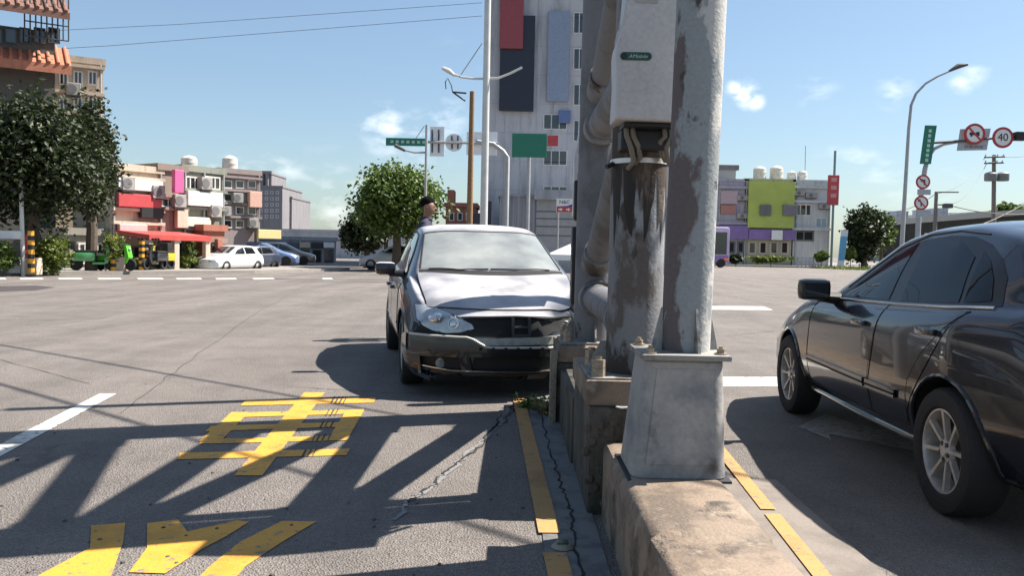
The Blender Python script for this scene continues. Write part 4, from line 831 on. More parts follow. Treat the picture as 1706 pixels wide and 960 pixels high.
class Bld:
    """a building whose front lies in a vertical plane through the middle of its picture span, turned by yaw about z"""
    def __init__(s, name, label, u0, u1, vt, d, depth, m, cat='building', base=0.0, parapet=.3, group=None, yaw=0):
        s.yaw = R(yaw); um = s.um = (u0 + u1) / 2; s.o = A(um, 430, d); s.ax = Vector((math.cos(s.yaw), math.sin(s.yaw))); s.base = base
        s.t = thing(name, label, cat, (s.o.x, s.o.y, 0), s.yaw, group=group, world=False); s.m = m
        x0, x1, _, zt = s.rect(u0, u1, vt, 430); s.x0, s.x1, s.zt = x0, x1, zt
        s.bx('wall', m, x0, x1, 0, depth, base - .2, zt)
        if parapet: s.bx('parapet', m, x0 - .12, x1 + .12, -.12, depth + .12, zt - .003, zt + parapet)
    def bx(s, name, m, x0, x1, y0, y1, z0, z1, parent=None, bev=0):
        b = MB(); b.bbox(x0, x1, y0, y1, z0, z1, bev) if bev else b.box(x0, x1, y0, y1, z0, z1); return b.build(name, m, parent or s.t, wd=False)
    def at(s, u, v):
        d = px_dir(u, v); n = Vector((-s.ax.y, s.ax.x)); k = (s.o.x * n.x + s.o.y * n.y) / (d.x * n.x + d.y * n.y); p = Vector((0, 0, CAM_H)) + d * k
        return (p.x - s.o.x) * s.ax.x + (p.y - s.o.y) * s.ax.y, p.z
    def rect(s, u0, u1, v0, v1):
        um, vm = (u0 + u1) / 2, (v0 + v1) / 2; return s.at(u0, vm)[0], s.at(u1, vm)[0], s.at(um, v1)[1], s.at(um, v0)[1]
    def win(s, u0, u1, v0, v1, name='window', glass=DKGLASS, fm=WHITEW, mull=1, fr=.07, proud=.06, bars=0):
        x0, x1, z0, z1 = s.rect(u0, u1, v0, v1); b = MB(); f = fr
        for (a, c, e, h) in ((x0, x1, z0, z0 + f), (x0, x1, z1 - f, z1), (x0, x0 + f, z0 + f, z1 - f), (x1 - f, x1, z0 + f, z1 - f)): b.box(a, c, -proud, .02, e, h)
        for k in range(mull): xm = x0 + (x1 - x0) * (k + 1) / (mull + 1); b.box(xm - f * .4, xm + f * .4, -proud * .8, .02, z0 + f, z1 - f)
        o = b.build(name, fm, s.t, wd=False); s.bx('pane', glass, x0 + f, x1 - f, -.015, .012, z0 + f, z1 - f, o); return o
    def board(s, u0, u1, v0, v1, m, name='sign_board', out=.35, thick=.25):
        x0, x1, z0, z1 = s.rect(u0, u1, v0, v1); return s.bx(name, m, x0, x1, -out, -out + thick, z0, z1, bev=min(.03, (z1 - z0) * .1))
    def awning(s, u0, u1, v0, v1, m, out=1.6):
        x0, x1, z0, z1 = s.rect(u0, u1, v0, v1); b = MB(); b.prism([(.0, z1), (-out, z0 + .22), (-out, z0), (-out + .05, z0), (.0, z1 - .14)], 'x', x0, x1); return b.build('awning', m, s.t, wd=False)
    def ac(s, u, v, w=.62):
        x, z = s.at(u, v); o = s.bx('air_conditioner', mat('aged_ac_case', (.30, .29, .27), .6, var=.2, scale=6), x - w / 2, x + w / 2, -.42, -.02, z - .3, z + .3, bev=.03); b = MB(); b.lathe([(-.435, 0), (-.435, .22), (-.41, .23)], (x - .08, 0, z), 'y', 18); b.build('fan', DGREY, o, wd=False); s.bx('bracket', STEELD, x - w / 2, x + w / 2, -.4, 0, z - .36, z - .305, o)
    def pipe(s, u, r=.05):
        x = s.at(u, 430)[0]; b = MB(); b.tube([(x, -.09, 0), (x, -.09, s.zt)], r, 8); b.build('drainpipe', POLEM, s.t, True, wd=False)
    def ledge(s, v, out=.25, h=.14):
        z = s.at((0) or s.um, v)[1]; s.bx('ledge', s.m, s.x0 - .06, s.x1 + .06, -out, .01, z - h / 2, z + h / 2)
    def column(s, u, v0, out=1.4, w=.28, m=None):
        x = s.at(u, 430)[0]; z = s.at(u, v0)[1]; return s.bx('column', m or CREAM, x - w / 2, x + w / 2, -out - w / 2, -out + w / 2, -.1, z, bev=.03)
def tank(label, u, v0, v1, d, w, group):
    c = A(u, v1, d); zt = A(u, v0, d).z; r = w / 2; t = thing('water_tank', label, 'water tank', c, group=group)
    h = zt - c.z; b = MB(); b.lathe([(c.z + .3 * min(1, h * .2), r * .98), (c.z + h * .3, r), (c.z + h * .32, r * 1.02), (c.z + h * .34, r), (c.z + h * .6, r), (c.z + h * .62, r * 1.02), (c.z + h * .64, r), (c.z + h * .84, r), (c.z + h * .94, r * .7), (zt, r * .18), (zt, 0)], (c.x, c.y, 0), 'z', 20); b.build('shell', TANK, t, True)
    b = MB(); q = r * .75
    for sx_ in (-1, 1):
        for sy_ in (-1, 1): b.box(c.x + sx_ * q - .05, c.x + sx_ * q + .05, c.y + sy_ * q - .05, c.y + sy_ * q + .05, c.z - .8, c.z + .35)
    b.build('stand', STEELD, t)
def crown_mesh(c, rad, n, leaf, seed, clump=40, up=.25):
    r = np.random.default_rng(seed); nc = max(6, n // clump); vs = []; fs = []
    cen = []
    while len(cen) < nc:
        p = r.uniform(-1, 1, 3)
        if .25 < np.linalg.norm(p) < 1: cen.append(p * (0.55 + .45 * r.random()) / max(.5, np.linalg.norm(p)) ** .4)
    cen = np.array(cen); rad = np.array(rad)
    cen *= r.uniform(.80, 1.10, (nc, 1)); P = np.repeat(cen, clump, 0) * rad * .88 + r.normal(0, 1, (nc * clump, 3)) * rad * .13 + np.array(c)
    N = len(P); nrm = r.normal(0, 1, (N, 3)); nrm[:, 2] = np.abs(nrm[:, 2]) + up; nrm /= np.linalg.norm(nrm, axis=1)[:, None]
    t = np.cross(nrm, r.normal(0, 1, (N, 3))); t /= np.linalg.norm(t, axis=1)[:, None]; bt = np.cross(nrm, t); L_ = leaf * r.uniform(.6, 1.3, N)[:, None]
    V = np.stack([P - t * L_ * .5, P + bt * L_ * .32 + nrm * L_ * .08, P + t * L_ * .5, P - bt * L_ * .32 + nrm * L_ * .08], 1).reshape(-1, 3)
    return V, [[4 * i, 4 * i + 1, 4 * i + 2, 4 * i + 3] for i in range(N)]
def leafmat(name, col, var=.5):
    m = bpy.data.materials.new(name); m.use_nodes = True; t = m.node_tree; b = t.nodes['Principled BSDF']; b.inputs['Roughness'].default_value = .55
    oi = t.nodes.new('ShaderNodeNewGeometry'); r = t.nodes.new('ShaderNodeValToRGB'); c = np.array(col)
    r.color_ramp.elements[0].color = (*(c * (1 - var)), 1); r.color_ramp.elements[1].color = (*(c * (1 + var)), 1); t.links.new(oi.outputs['Random Per Island'], r.inputs['Fac']); t.links.new(r.outputs['Color'], b.inputs['Base Color'])
    tr = t.nodes.new('ShaderNodeBsdfTranslucent'); t.links.new(r.outputs['Color'], tr.inputs['Color']); mx = t.nodes.new('ShaderNodeMixShader'); mx.inputs['Fac'].default_value = .28
    t.links.new(b.outputs[0], mx.inputs[1]); t.links.new(tr.outputs[0], mx.inputs[2]); t.links.new(mx.outputs[0], t.nodes['Material Output'].inputs['Surface']); return m
LF_MID = leafmat('foliage_mid', (.085, .135, .024)); LF_DARK = leafmat('foliage_dark', (.026, .040, .012)); LF_YEL = leafmat('foliage_yellowgreen', (.13, .17, .03)); BARK = mat('bark', (.09, .07, .05), .9, var=.3, scale=12)
def tree(label, x, y, h, rad, cz, n, leaf, m, seed, trunk=.16, name='tree', cat='tree', group=None, multi=1):
    t = thing(name, label, cat, (x, y, 0), group=group); r = random.Random(seed)
    b = MB(); b.tube([(x, y, -.1), (x + .05, y, cz * .4), (x - .05, y, cz * .8)], [trunk * 1.2, trunk, trunk * .8], 10)
    for k in range(7):
        a = k * 2.4 + r.random(); e = Vector((x + math.cos(a) * rad[0] * .6, y + math.sin(a) * rad[1] * .6, cz + rad[2] * r.uniform(-.1, .5))); s0 = Vector((x, y, cz * r.uniform(.55, .8))); b.tube([s0, s0.lerp(e, .5) + Vector((0, 0, .2)), e], [trunk * .6, trunk * .4, trunk * .15], 6)
    b.build('trunk', BARK, t, True)
    V, F = crown_mesh((x, y, cz), rad, n, leaf, seed); q = MB(); q.v = [tuple(v) for v in V]; q.f = F; q.mi = [0] * len(F)
    me = bpy.data.meshes.new('crown'); o0 = ORIG[t.name]; me.from_pydata([(a - o0.x, b_ - o0.y, c - o0.z) for a, b_, c in q.v], [], F); me.materials.append(m); o = bpy.data.objects.new('crown', me); C.objects.link(o); o.parent = t
    return t
def px_tree(label, u0, u1, v0, v1, d, n, leaf, m, seed, ry=None, **k):
    x0, x1, z0, z1 = rect(u0, u1, v0, v1, d); rx = (x1 - x0) / 2
    return tree(label, (x0 + x1) / 2, d, z1, (rx, ry or rx, (z1 - z0) / 2), (z0 + z1) / 2, n, leaf, m, seed, **k)
def bush(label, u0, u1, v0, v1, d, n, leaf, m, seed, group='bushes along the far pavement'): return px_tree(label, u0, u1, v0, v1, d, n, leaf, m, seed, ry=.7, trunk=.04, name='bush', cat='bush', group=group)

# ---- pavements
PAVE = mat('far_pavement', (.24, .22, .20), .85, var=.15, scale=2)
b = MB(); P = [(-60, 27.0), (-19.0, 28.5), (-11.5, 37.5), (-9.0, 44), (-9, 46.5), (-60, 46.5)]; b.prism(P, 'z', -.1, .14); tag(b.build('pavement', PAVE), kind='structure')
b = MB(); P = [(14, 96), (90, 88), (130, 100), (130, 160), (14, 160)]; b.prism(P, 'z', -.1, .16); tag(b.build('pavement', PAVE), kind='structure')

# ---- left: tiled-roof building with the big dark tree
L1 = Bld('tiled_roof_building', 'tall dark building with layered terracotta eaves at the left edge', -260, 92, 30, 36, 3, wallm('dark_olive_wall', (.09, .085, .075)), parapet=0, yaw=32)
def eave(u1, v_edge, rise, m, thick, out, back):
    x1, ze = L1.at(u1, v_edge); x0 = L1.x0 - 2; b = MB(); b.prism([(-out, ze), (back, ze + rise), (back, ze + rise - thick), (-out, ze - thick)], 'x', x0, x1); o = b.build('eave', m, L1.t, wd=False)
    for k in range(34):
        x = x1 - .15 - k * .36; r_ = MB(); r_.tube([(x, -out - .02, ze + .04), (x, back, ze + rise + .04)], .075, 8); r_.build('tile_ridge', m, o, True, wd=False)
eave(116, 116, 1.1, ROOFR, .4, 1.0, .9)
eave(112, 34, 1.8, mat('dark_tile', (.17, .085, .06), .75, var=.25, scale=5), .3, 1.5, 2.6)
for k in range(6): L1.win(-40 + 24 * k, -20 + 24 * k, 46, 72, glass=DKGLASS, fm=POLED, mull=0, fr=.05)
rx0, rz0 = L1.at(40, 64); rx1, rz1 = L1.at(112, 2); rl = MB()
for k in range(9): xx = rx0 + (rx1 - rx0) * k / 8; rl.tube([(xx, -.7, rz0), (xx, -.7, rz1)], .03, 6)
for k in range(4): zz = rz0 + (rz1 - rz0) * k / 3; rl.tube([(rx0, -.7, zz), (rx1, -.7, zz)], .03, 6)
rl.build('railing', POLED, L1.t, wd=False)
L2 = Bld('cream_tower_house', 'cream tiled house behind the dark tree at the far left', 84, 172, 104, 41, 3, CREAM, yaw=30)
for r_ in range(4):
    for k in range(3): L2.win(98 + 24 * k, 114 + 24 * k, 118 + 44 * r_, 142 + 44 * r_)
px_tree('big dark leafy tree in front of the tiled-roof building', -90, 186, 138, 392, 30.5, 17000, .22, LF_DARK, 11, ry=2.6, trunk=.3)
px_tree('dark tree right behind the big dark tree', 110, 192, 150, 380, 33, 8000, .2, LF_DARK, 12, ry=1.6, trunk=.2)
x = A(38, 300, 29.5); b = MB(); b.tube([(x.x, 29.5, 0), (x.x - .1, 29.5, A(38, 222, 29.5).z)], .07, 10); tag(b.build('white_post', POLEW), 'white post standing in front of the big dark tree', 'post')
# bushes, painted kerb posts, gate wall
bush('round clipped bush at the left edge of the picture', -18, 32, 398, 462, 29, 1900, .13, LF_MID, 21); bush('tall light green hedge behind the striped post', 56, 118, 384, 462, 30.5, 3200, .13, LF_YEL, 22)
bush('yellow-green creeper beside the red awning', 172, 206, 378, 445, 33, 1500, .12, LF_YEL, 23); bush('low shrub right of the awning columns', 218, 250, 425, 452, 35, 900, .12, LF_YEL, 24); bush('loose shrub behind the white car', 292, 338, 418, 452, 38, 1300, .12, LF_YEL, 25)
bush('small shrub by the brick pillar', 306, 330, 400, 440, 39, 900, .12, LF_MID, 26)
def post_striped(u, v0, v1, d, label):
    p0 = A(u, v1, d); zt = A(u, v0, d).z; t = thing('striped_post', label, 'post', (p0.x, d, 0)); n = 9
    for k in range(n):
        z0 = .14 + (zt - .14) * k / n; z1 = .14 + (zt - .14) * (k + 1) / n; b = MB(); b.cyl(p0.x, d, z0, z1, .11, 12); b.build('band', BLK if k % 2 else mat('hazard_yellow', (.65, .32, .03), .5), t)
post_striped(52, 385, 455, 29.3, 'black and yellow striped post beside the light green hedge'); post_striped(189, 395, 445, 33, 'striped post carrying the awning corner'); post_striped(236, 402, 455, 34.5, 'striped post in front of the awning opening')
b = MB(); x0, x1, z0, z1 = rect(-40, 33, 384, 398, 29.3); b.bbox(x0, x1, 29.3, 29.5, z0, z1, .03); gs = tag(b.build('gate_sign', WSIGN), 'long white sign above the bush at the left edge', 'sign')
x0, x1, z0, z1 = rect(8, 34, 428, 460, 29.6); b = MB(); b.bbox(x0, x1, 29.6, 29.75, .1, z1, .02); tag(b.build('panel_board', WSIGN), 'white panel standing behind the round clipped bush', 'panel')
x0, x1, z0, z1 = rect(36, 58, 430, 462, 29.4); b = MB(); b.bbox(x0, x1, 29.5, 29.9, .05, z1, .03); tag(b.build('gate_pillar', CREAM), 'short cream pillar below the striped post', 'pillar')
x0, x1, z0, z1 = rect(33, 41, 390, 430, 29.7); b = MB(); b.bbox(x0, x1, 29.75, 29.9, z0, z1, .02); tag(b.build('banner', REDP), 'narrow red banner beside the striped post', 'banner')
d = 33.5; x0, x1, z0, z1 = rect(90, 128, 430, 458, d); t = thing('dark_fence', 'dark slatted fence right of the light green hedge', 'fence', ((x0 + x1) / 2, d, 0))
for k in range(5): z = .2 + (z1 - .2) * k / 5; b = MB(); b.box(x0, x1, d, d + .05, z, z + (z1 - .2) / 5 - .05); b.build('slat', STEELD, t)
for x in (x0, x1): b = MB(); b.box(x - .05, x + .05, d + .05, d + .15, 0, z1 + .05); b.build('post', STEELD, t)
L3 = Bld('stone_gatehouse', 'grey stone house front with pale frame beside the fence', 116, 186, 392, 36.5, 3, wallm('grey_stone', (.26, .24, .20)), yaw=50); L3.win(130, 152, 405, 440); L3.win(160, 180, 405, 440)
L3b = Bld('upper_storeys', 'tall greenish house front behind the stone gatehouse', 100, 190, 330, 43, 3, wallm('green_grey_wall', (.24, .25, .19)), yaw=50); L3b.board(178, 190, 370, 384, TEALP)
for k in range(3): L3b.win(112 + 24 * k, 128 + 24 * k, 342, 366, mull=0)
fr = thing('goal_frame', 'pale metal tube frame standing on the left pavement', 'frame', A(142, 450, 33)); p = [A(124, 455, 33), A(132, 424, 33), A(176, 424, 33), A(176, 455, 33)]; b = MB(); b.tube(p, .05, 8); b.build('tube', POLEW, fr, True)

# ---- left shop row
L4 = Bld('awning_shop', 'two-storey shop with red awning and red signs left of centre', 186, 268, 286, 38, 3, CREAM, yaw=58)
L4.board(190, 262, 324, 346, REDP); L4.board(190, 264, 300, 318, WSIGN); L4.board(228, 266, 345, 364, BLK); L4.awning(188, 292, 384, 400, REDA, 2.6); L4.board(192, 238, 374, 386, mat('pale_pink_board', (.55, .36, .35), .6))
for u in (192, 236, 288): L4.column(u, 398, 2.4, .26)
for k in range(3): L4.win(196 + 24 * k, 214 + 24 * k, 410, 444, 'shop_opening', BK, DGREY, 0)
L5 = Bld('pink_sign_shop', 'brown shop front with a tall pink sign', 264, 308, 285, 39.5, 3, BROWNW, yaw=58); L5.board(271, 286, 284, 322, PINK, out=.9, thick=.25); L5.board(288, 306, 350, 380, CREAM); L5.win(268, 302, 330, 346, mull=2); L5.win(266, 304, 402, 444, 'shop_opening', BK, DGREY, 1)
L6 = Bld('white_band_shop', 'low shop with broad white signboard and dark upper windows', 304, 372, 288, 41, 3, wallm('olive_grey_wall', (.22, .23, .19)), yaw=58); L6.board(306, 364, 320, 344, WSIGN); L6.board(304, 344, 362, 378, mat('ivory_board', (.62, .57, .48), .6)); L6.win(308, 332, 294, 316, mull=2); L6.win(340, 366, 294, 316, mull=2); L6.awning(304, 346, 396, 404, BROWNW, 1.5); L6.win(308, 334, 406, 445, 'shop_opening', BK, DGREY, 1); L6.win(340, 366, 384, 398, mull=1)
L7 = Bld('rust_pillar_house', 'rust-brown narrow house with brick pillar', 340, 374, 385, 40.5, 2, BRICK, yaw=58); L7.win(350, 366, 398, 420, fm=CREAM); L7.column(345, 398, .8, .25, BRICK)
L8 = Bld('brown_block', 'brown apartment block behind the shop row', 366, 432, 290, 52, 4, wallm('mauve_brown_wall', (.27, .22, .21)), yaw=45)
for r_ in range(4):
    for k in range(3): L8.win(372 + 20 * k, 386 + 20 * k, 300 + 22 * r_, 314 + 22 * r_, mull=0)
L8.board(410, 430, 320, 346, mat('salmon_board', (.62, .38, .30), .6), out=.5); L8.board(424, 462, 383, 398, YSIGN, out=.5)
L9 = Bld('low_grey_shops', 'long low grey shop block at the far end of the left road', 374, 560, 400, 66, 5, wallm('far_grey_wall', (.30, .30, .31)), yaw=15)
for k in range(9): L9.win(380 + 20 * k, 396 + 20 * k, 416, 440, 'shop_opening', BK if k % 2 else DKGLASS, DGREY, 0); L9.board(379 + 20 * k, 397 + 20 * k, 404, 413, [WSIGN, NAVY, mat('blue_board', (.10, .15, .30), .5), REDP, WSIGN, mat('slate_board', (.07, .10, .13), .5), CREAM, NAVY, WSIGN][k], out=.3)
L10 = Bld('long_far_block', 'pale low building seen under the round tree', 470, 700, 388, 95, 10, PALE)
for k in range(12): L10.win(476 + 18 * k, 486 + 18 * k, 400, 416, mull=0)
for (u, v0, v1, d, w, lb) in ((315, 259, 292, 46, .85, 'water tank on the roof left of the two above the left shops'), (383, 259, 296, 54, .95, 'water tank on the roof right of the two above the left shops')): tank(lb, u, v0, v1, d, w, 'water tanks over the left shops')
L11 = Bld('stepped_apartment_tower', 'dark stepped apartment towers on the skyline', 428, 470, 312, 150, 14, TOWER); L12 = Bld('stepped_apartment_tower', 'lower dark tower at the right of the stepped skyline towers', 466, 486, 330, 155, 14, TOWER); L13 = Bld('stepped_apartment_tower', 'slim dark tower rising tallest on the left skyline', 430, 452, 290, 158, 10, TOWER)
for B_, u0, n_, v0, rows in ((L11, 432, 4, 318, 5), (L12, 468, 2, 336, 4)):
    for r_ in range(rows):
        for k in range(n_): B_.win(u0 + 9 * k, u0 + 6 + 9 * k, v0 + 10 * r_, v0 + 6 + 10 * r_, mull=0, fr=.2, fm=GREYW)
for (u0, u1, v0, v1) in ((429, 454, 285, 290), (436, 440, 290, 312), (444, 448, 290, 312)):
    x0, x1, z0, z1 = L13.rect(u0, u1, v0, v1); L13.bx('crown_frame', TOWER, x0, x1, -.6, .5, z0, z1)

for (B_, us) in ((L2, ((122, 150), (150, 194))), (L4, ((206, 306), (256, 320))), (L5, ((292, 335),)), (L6, ((336, 306), (352, 352))), (L8, ((392, 330), (372, 352), (418, 372)))):
    for (u, v) in us: B_.ac(u, v)
for B_, us in ((L2, (90, 168)), (L4, (188, 266)), (L5, (306,)), (L6, (338, 370)), (L8, (368, 430)), (L9, (430, 500))):
    for u in us: B_.pipe(u)
for B_, vs_ in ((L2, (110, 155, 200, 244)), (L4, (297, 350, 372)), (L5, (327, 348)), (L6, (318, 348, 382)), (L8, (296, 318, 340, 362))):
    for v in vs_: B_.ledge(v)
# ---- vehicles on the far road
def small_car(label, x, y, rot, col, scale=1.0, van=False):
    P_ = dict(GP) if not van else dict(GP)
    t = thing('far_car', label, 'car', (x, y, 0), rot, world=False); c = Car(GP); pm = mat('far_paint_%02d' % len(MATS), col, .3, .1, coat=1)
    b = MB(); b.add(c.vs, c.fs); b.build('body', pm, t, True, wd=False)
    lo = [(q, 1.17 + .16 * (abs(q) / .70) ** 2.2) for q in np.linspace(-.66, .66, 9)]; hi = [(q * .86, 1.90 + .1 * (abs(q) / .7) ** 2.2) for q in np.linspace(-.66, .66, 9)]; c.patch('windshield', 'T', lo, hi, GLASS, t, .01, 5, .01)
    c.patch('rear_window', 'B', [(q, 1.04) for q in np.linspace(-.55, .55, 7)], [(q, 1.30) for q in np.linspace(-.5, .5, 7)], GLASS, t, .012, 4, .01)
    for ax, sg in (('R', 1), ('L', -1)):
        c.patch('side_window', ax, [(1.62, .97), (2.46, .98)], [(1.9, 1.19), (2.46, 1.36)], GLASS, t, .012, 4, .01, cols=8); c.patch('side_window', ax, [(2.55, .98), (3.4, 1.01)], [(2.55, 1.36), (3.25, 1.33)], GLASS, t, .012, 4, .01, cols=8)
        c.patch('headlight', 'F', [(sg * .4, .56), (sg * .74, .58)], [(sg * .42, .63), (sg * .72, .72)], HLm, t, .01, 3, .01, cols=5); c.patch('tail_lamp', 'B', [(sg * .55, .78), (sg * .74, .78)], [(sg * .55, .92), (sg * .72, .93)], MATS['tail_red'], t, .01, 3, .01, cols=5)
    for sg in (1, -1):
        for s0 in (.9, 3.48): b = MB(); b.lathe([(-.1, .2), (-.1, .30), (.1, .31), (.1, .2), (.105, 0)], (sg * .80, -s0, .31), 'x', 20); b.build('wheel', TYRE, t, True, wd=False)
    t.scale = (scale, scale, scale); return t
q = A(292, 450, 36.5); small_car('small white car parked by the awning shop', q.x + .6, 38.0, R(158), (.62, .62, .60), .85)
q = A(330, 450, 39); small_car('dark blue car half hidden behind the white car', q.x, 42, R(150), (.04, .05, .08), .85)
q = A(420, 450, 52); small_car('dark car at the far end of the left road', q.x, 52, R(-60), (.02, .02, .022)); q = A(470, 450, 50); small_car('blue car parked left of the pale van on the far road', q.x, 54, R(-70), (.10, .16, .30)); q = A(590, 450, 46); small_car('silver car crossing behind the wrecked hatchback', q.x, 48, R(80), (.42, .44, .45)); q = A(520, 450, 56); small_car('brown grey car in the middle of the far parked row', q.x, 57, R(-70), (.14, .12, .10))

# ---- scooters on the left pavement
def scooter(label, x, y, rot, col, seat=(.02, .02, .02), box=None):
    t = thing('scooter', label, 'scooter', (x, y, .14), rot, group='scooters on the left pavement', world=False); pm = mat('scooter_%.2f_%.2f_%.2f' % col, col, .35, .1, coat=1)
    for yy in (-.62, .62): b = MB(); b.lathe([(-.05, .14), (-.055, .22), (0, .25), (.055, .22), (.05, .14), (.03, 0)], (0, yy, .25), 'x', 18); b.build('wheel', TYRE, t, True, wd=False)
    b = MB(); b.bbox(-.17, .17, -.78, .05, .36, .72, .09); b.bbox(-.15, .15, -.05, .42, .24, .34, .04); b.build('body', pm, t, True, wd=False)
    b = MB(); b.prism([(.38, .28), (.50, .30), (.62, .55), (.52, 1.0), (.42, 1.02), (.46, .6)], 'x', -.16, .16); b.build('front_shield', pm, t, wd=False)
    b = MB(); b.bbox(-.15, .15, -.72, .02, .71, .80, .035); b.build('seat', mat('scooter_seat', seat, .6), t, True, wd=False)
    b = MB(); b.tube([(-.32, .36, 1.05), (0, .44, 1.04), (.32, .36, 1.05)], .025, 8); b.tube([(-.25, .4, 1.05), (-.3, .42, 1.25)], .01, 6); b.tube([(.25, .4, 1.05), (.3, .42, 1.25)], .01, 6); b.build('handlebar', BLK, t, True, wd=False)
    for sg in (-1, 1): b = MB(); b.ball((sg * .31, .42, 1.29), (.07, .02, .045), 10, 6); b.build('mirror', BLK, t, True, wd=False)
    b = MB(); b.ball((0, .58, .86), (.09, .05, .07), 10, 6); b.build('headlamp', HLm, t, True, wd=False)
    b = MB(); b.tube([(.0, .52, .60), (0, .62, .25)], .05, 8); b.build('fork', BLK, t, True, wd=False)
    if box: b = MB(); b.bbox(-.2, .2, -1.0, -.62, .80, 1.14, .05); b.build('top_box', mat('scooter_box', box, .5), t, True, wd=False)
    return t
q = A(150, 453, 32.5); scooter('pale green scooter with a rider helmet box on the left pavement', q.x, 32.8, R(-70), (.10, .38, .14), box=(.02, .02, .02)); q = A(176, 453, 33); scooter('bright lime green scooter in front of the stone gatehouse', q.x + .3, 33.2, R(-95), (.12, .55, .04))
q = A(258, 452, 35.2); scooter('black scooter with loaded top box under the red awning', q.x, 35.2, R(170), (.03, .03, .035), box=(.05, .05, .05)); q = A(268, 452, 36); scooter('yellow scooter behind the black one under the awning', q.x, 35.9, R(160), (.55, .42, .03)); q = A(248, 452, 36); scooter('silver scooter left of the black one under the awning', q.x, 36.2, R(175), (.35, .35, .35))
q = A(200, 450, 33.2); b = MB(); b.bbox(q.x - .25, q.x + .25, 33.0, 33.4, .12, .68, .03, taper=-.15); tag(b.build('planter', CREAM), 'small square planter right of the lime green scooter', 'planter')

# ---- centre: round tree, brick house, tall grey building, warehouse
px_tree('round bushy green tree behind the wrecked hatchback', 576, 746, 270, 402, 46, 20000, .27, LF_MID, 31, trunk=.22)
px_tree('dark shaded tree left of the round tree', 562, 660, 345, 425, 52, 6000, .30, LF_DARK, 32, trunk=.18)
M1 = Bld('brick_house', 'red brick house with stepped top beside the wooden pole', 742, 792, 345, 60, 4, BRICK)
for (q, nm) in (((745, 756, 316, 346), 'chimney'), ((757, 772, 339, 346), 'gable_step')): x0, x1, z0, z1 = M1.rect(*q); M1.bx(nm, BRICK, x0, x1, .1, 2, z0, z1)
for k in range(3): M1.win(748 + 14 * k, 757 + 14 * k, 354, 368, mull=0)
x0, x1, z0, z1 = rect(787, 812, 344, 420, 44); t = thing('navy_kiosk', 'dark navy stepped kiosk right of the wooden pole', 'kiosk', ((x0 + x1) / 2, 44, 0)); b = MB(); b.bbox(x0, (x0 + x1) / 2 + .1, 44, 46, 0, z1 - .35, .03); b.build('wall', NAVY, t); b = MB(); b.bbox((x0 + x1) / 2 + .1, x1 + .2, 44.1, 46, 0, z1 + .3, .03); b.build('wall', NAVY, t); b = MB(); b.box(x0 + .1, x1 - .5, 43.97, 44, 1.6, 2.2); b.build('window', DKGLASS, t)
M2 = Bld('tall_grey_building', 'tall pale grey building rising out of the top of the picture', 812, 1130, -260, 62, 20, wallm('pale_grey_cladding', (.44, .44, .46)))
x0, x1 = M2.x0, M2.x1
for k in range(12): xx = x0 + .2 + k * 1.15; M2.bx('panel_joint', GREYW, xx, xx + .03, -.02, .02, 0, M2.zt)
for k in range(14): M2.bx('panel_joint', GREYW, x0, x1, -.015, .01, 1.5 + 2.1 * k, 1.53 + 2.1 * k)
M2.board(833, 890, 28, 186, NAVY, 'sign_board', .5, .4); M2.board(833, 872, -20, 84, mat('dark_red_sign', (.26, .05, .06), .5), 'sign_board', .7, .2); M2.board(912, 948, 20, 170, mat('blue_grey_banner', (.22, .27, .36), .5), 'sign_board', .3, .2); M2.board(930, 950, 185, 206, mat('blue_board', (.10, .15, .30), .5), out=.4)
for r_ in range(5): M2.win(955, 985, 20 + 60 * r_, 56 + 60 * r_, mull=2); M2.win(905, 945, 190 + 60 * r_, 216 + 60 * r_, mull=2)
M3 = Bld('corrugated_warehouse', 'grey corrugated warehouse behind the posts', 832, 1120, 330, 50, 10, wallm('warehouse_metal', (.32, .32, .35)), parapet=.15)
for k in range(34): xx = M3.x0 + .15 + k * .30; M3.bx('corrugation', M3.m, xx, xx + .12, -.06, .02, 0, M3.zt)
for v in (352, 364, 377, 392): x0, x1, z0, z1 = M3.rect(893, 980, v, v + 2); M3.bx('shutter_rail', DGREY, x0, x1, -.14, -.05, z0, z1)
x0, x1, z0, z1 = M3.rect(893, 980, 332, 425); M3.bx('roller_shutter', SHUT, x0, x1, -.12, -.07, 0, z1)
x0, x1, z0, z1 = M3.rect(890, 1000, 318, 334); M3.bx('shutter_hood', GREYW, x0, x1, -.6, -.05, z0, z1)
# little company sign with white panel, blue wedge and red arrow strip
d = 40; x0, x1, z0, z1 = rect(927, 966, 331, 354, d); t = thing('company_sign', 'small white sign with lettering and red arrow strip beside the posts', 'sign', ((x0 + x1) / 2, d, z0)); b = MB(); b.box(x0, x1, d, d + .05, z0, z1); b.build('panel', WSIGN, t)
zm = z0 + (z1 - z0) * .42; b = MB(); b.box(x0 + .02, x1, d - .006, d, z0 + .01, zm); b.build('red_strip', REDP, t); b = MB(); b.prism([(x0 + .02, zm), (x1, zm), (x1, zm + .28), (x0 + .55, zm + .04)], 'y', d - .01, d); b.build('blue_wedge', mat('sign_blue', (.02, .04, .25), .5), t)
text_mesh('lettering', 'N&C', mat('ink_blue', (.06, .08, .16), .6), t, (x0 + .38, d - .012, z1 - .17), .24)
for k in range(3):
    xx = x0 + .2 + .36 * k; zc = (z0 + zm) / 2; b = MB(); b.prism([(xx - .1, zc - .03), (xx, zc - .03), (xx, zc - .08), (xx + .11, zc), (xx, zc + .08), (xx, zc + .03), (xx - .1, zc + .03)], 'y', d - .012, d - .004); b.build('arrow', WSIGN, t)
for x in (x0 + .1, x1 - .1): b = MB(); b.tube([(x, d + .08, 0), (x, d + .08, z1)], .04, 8); b.build('leg', POLEM, t)
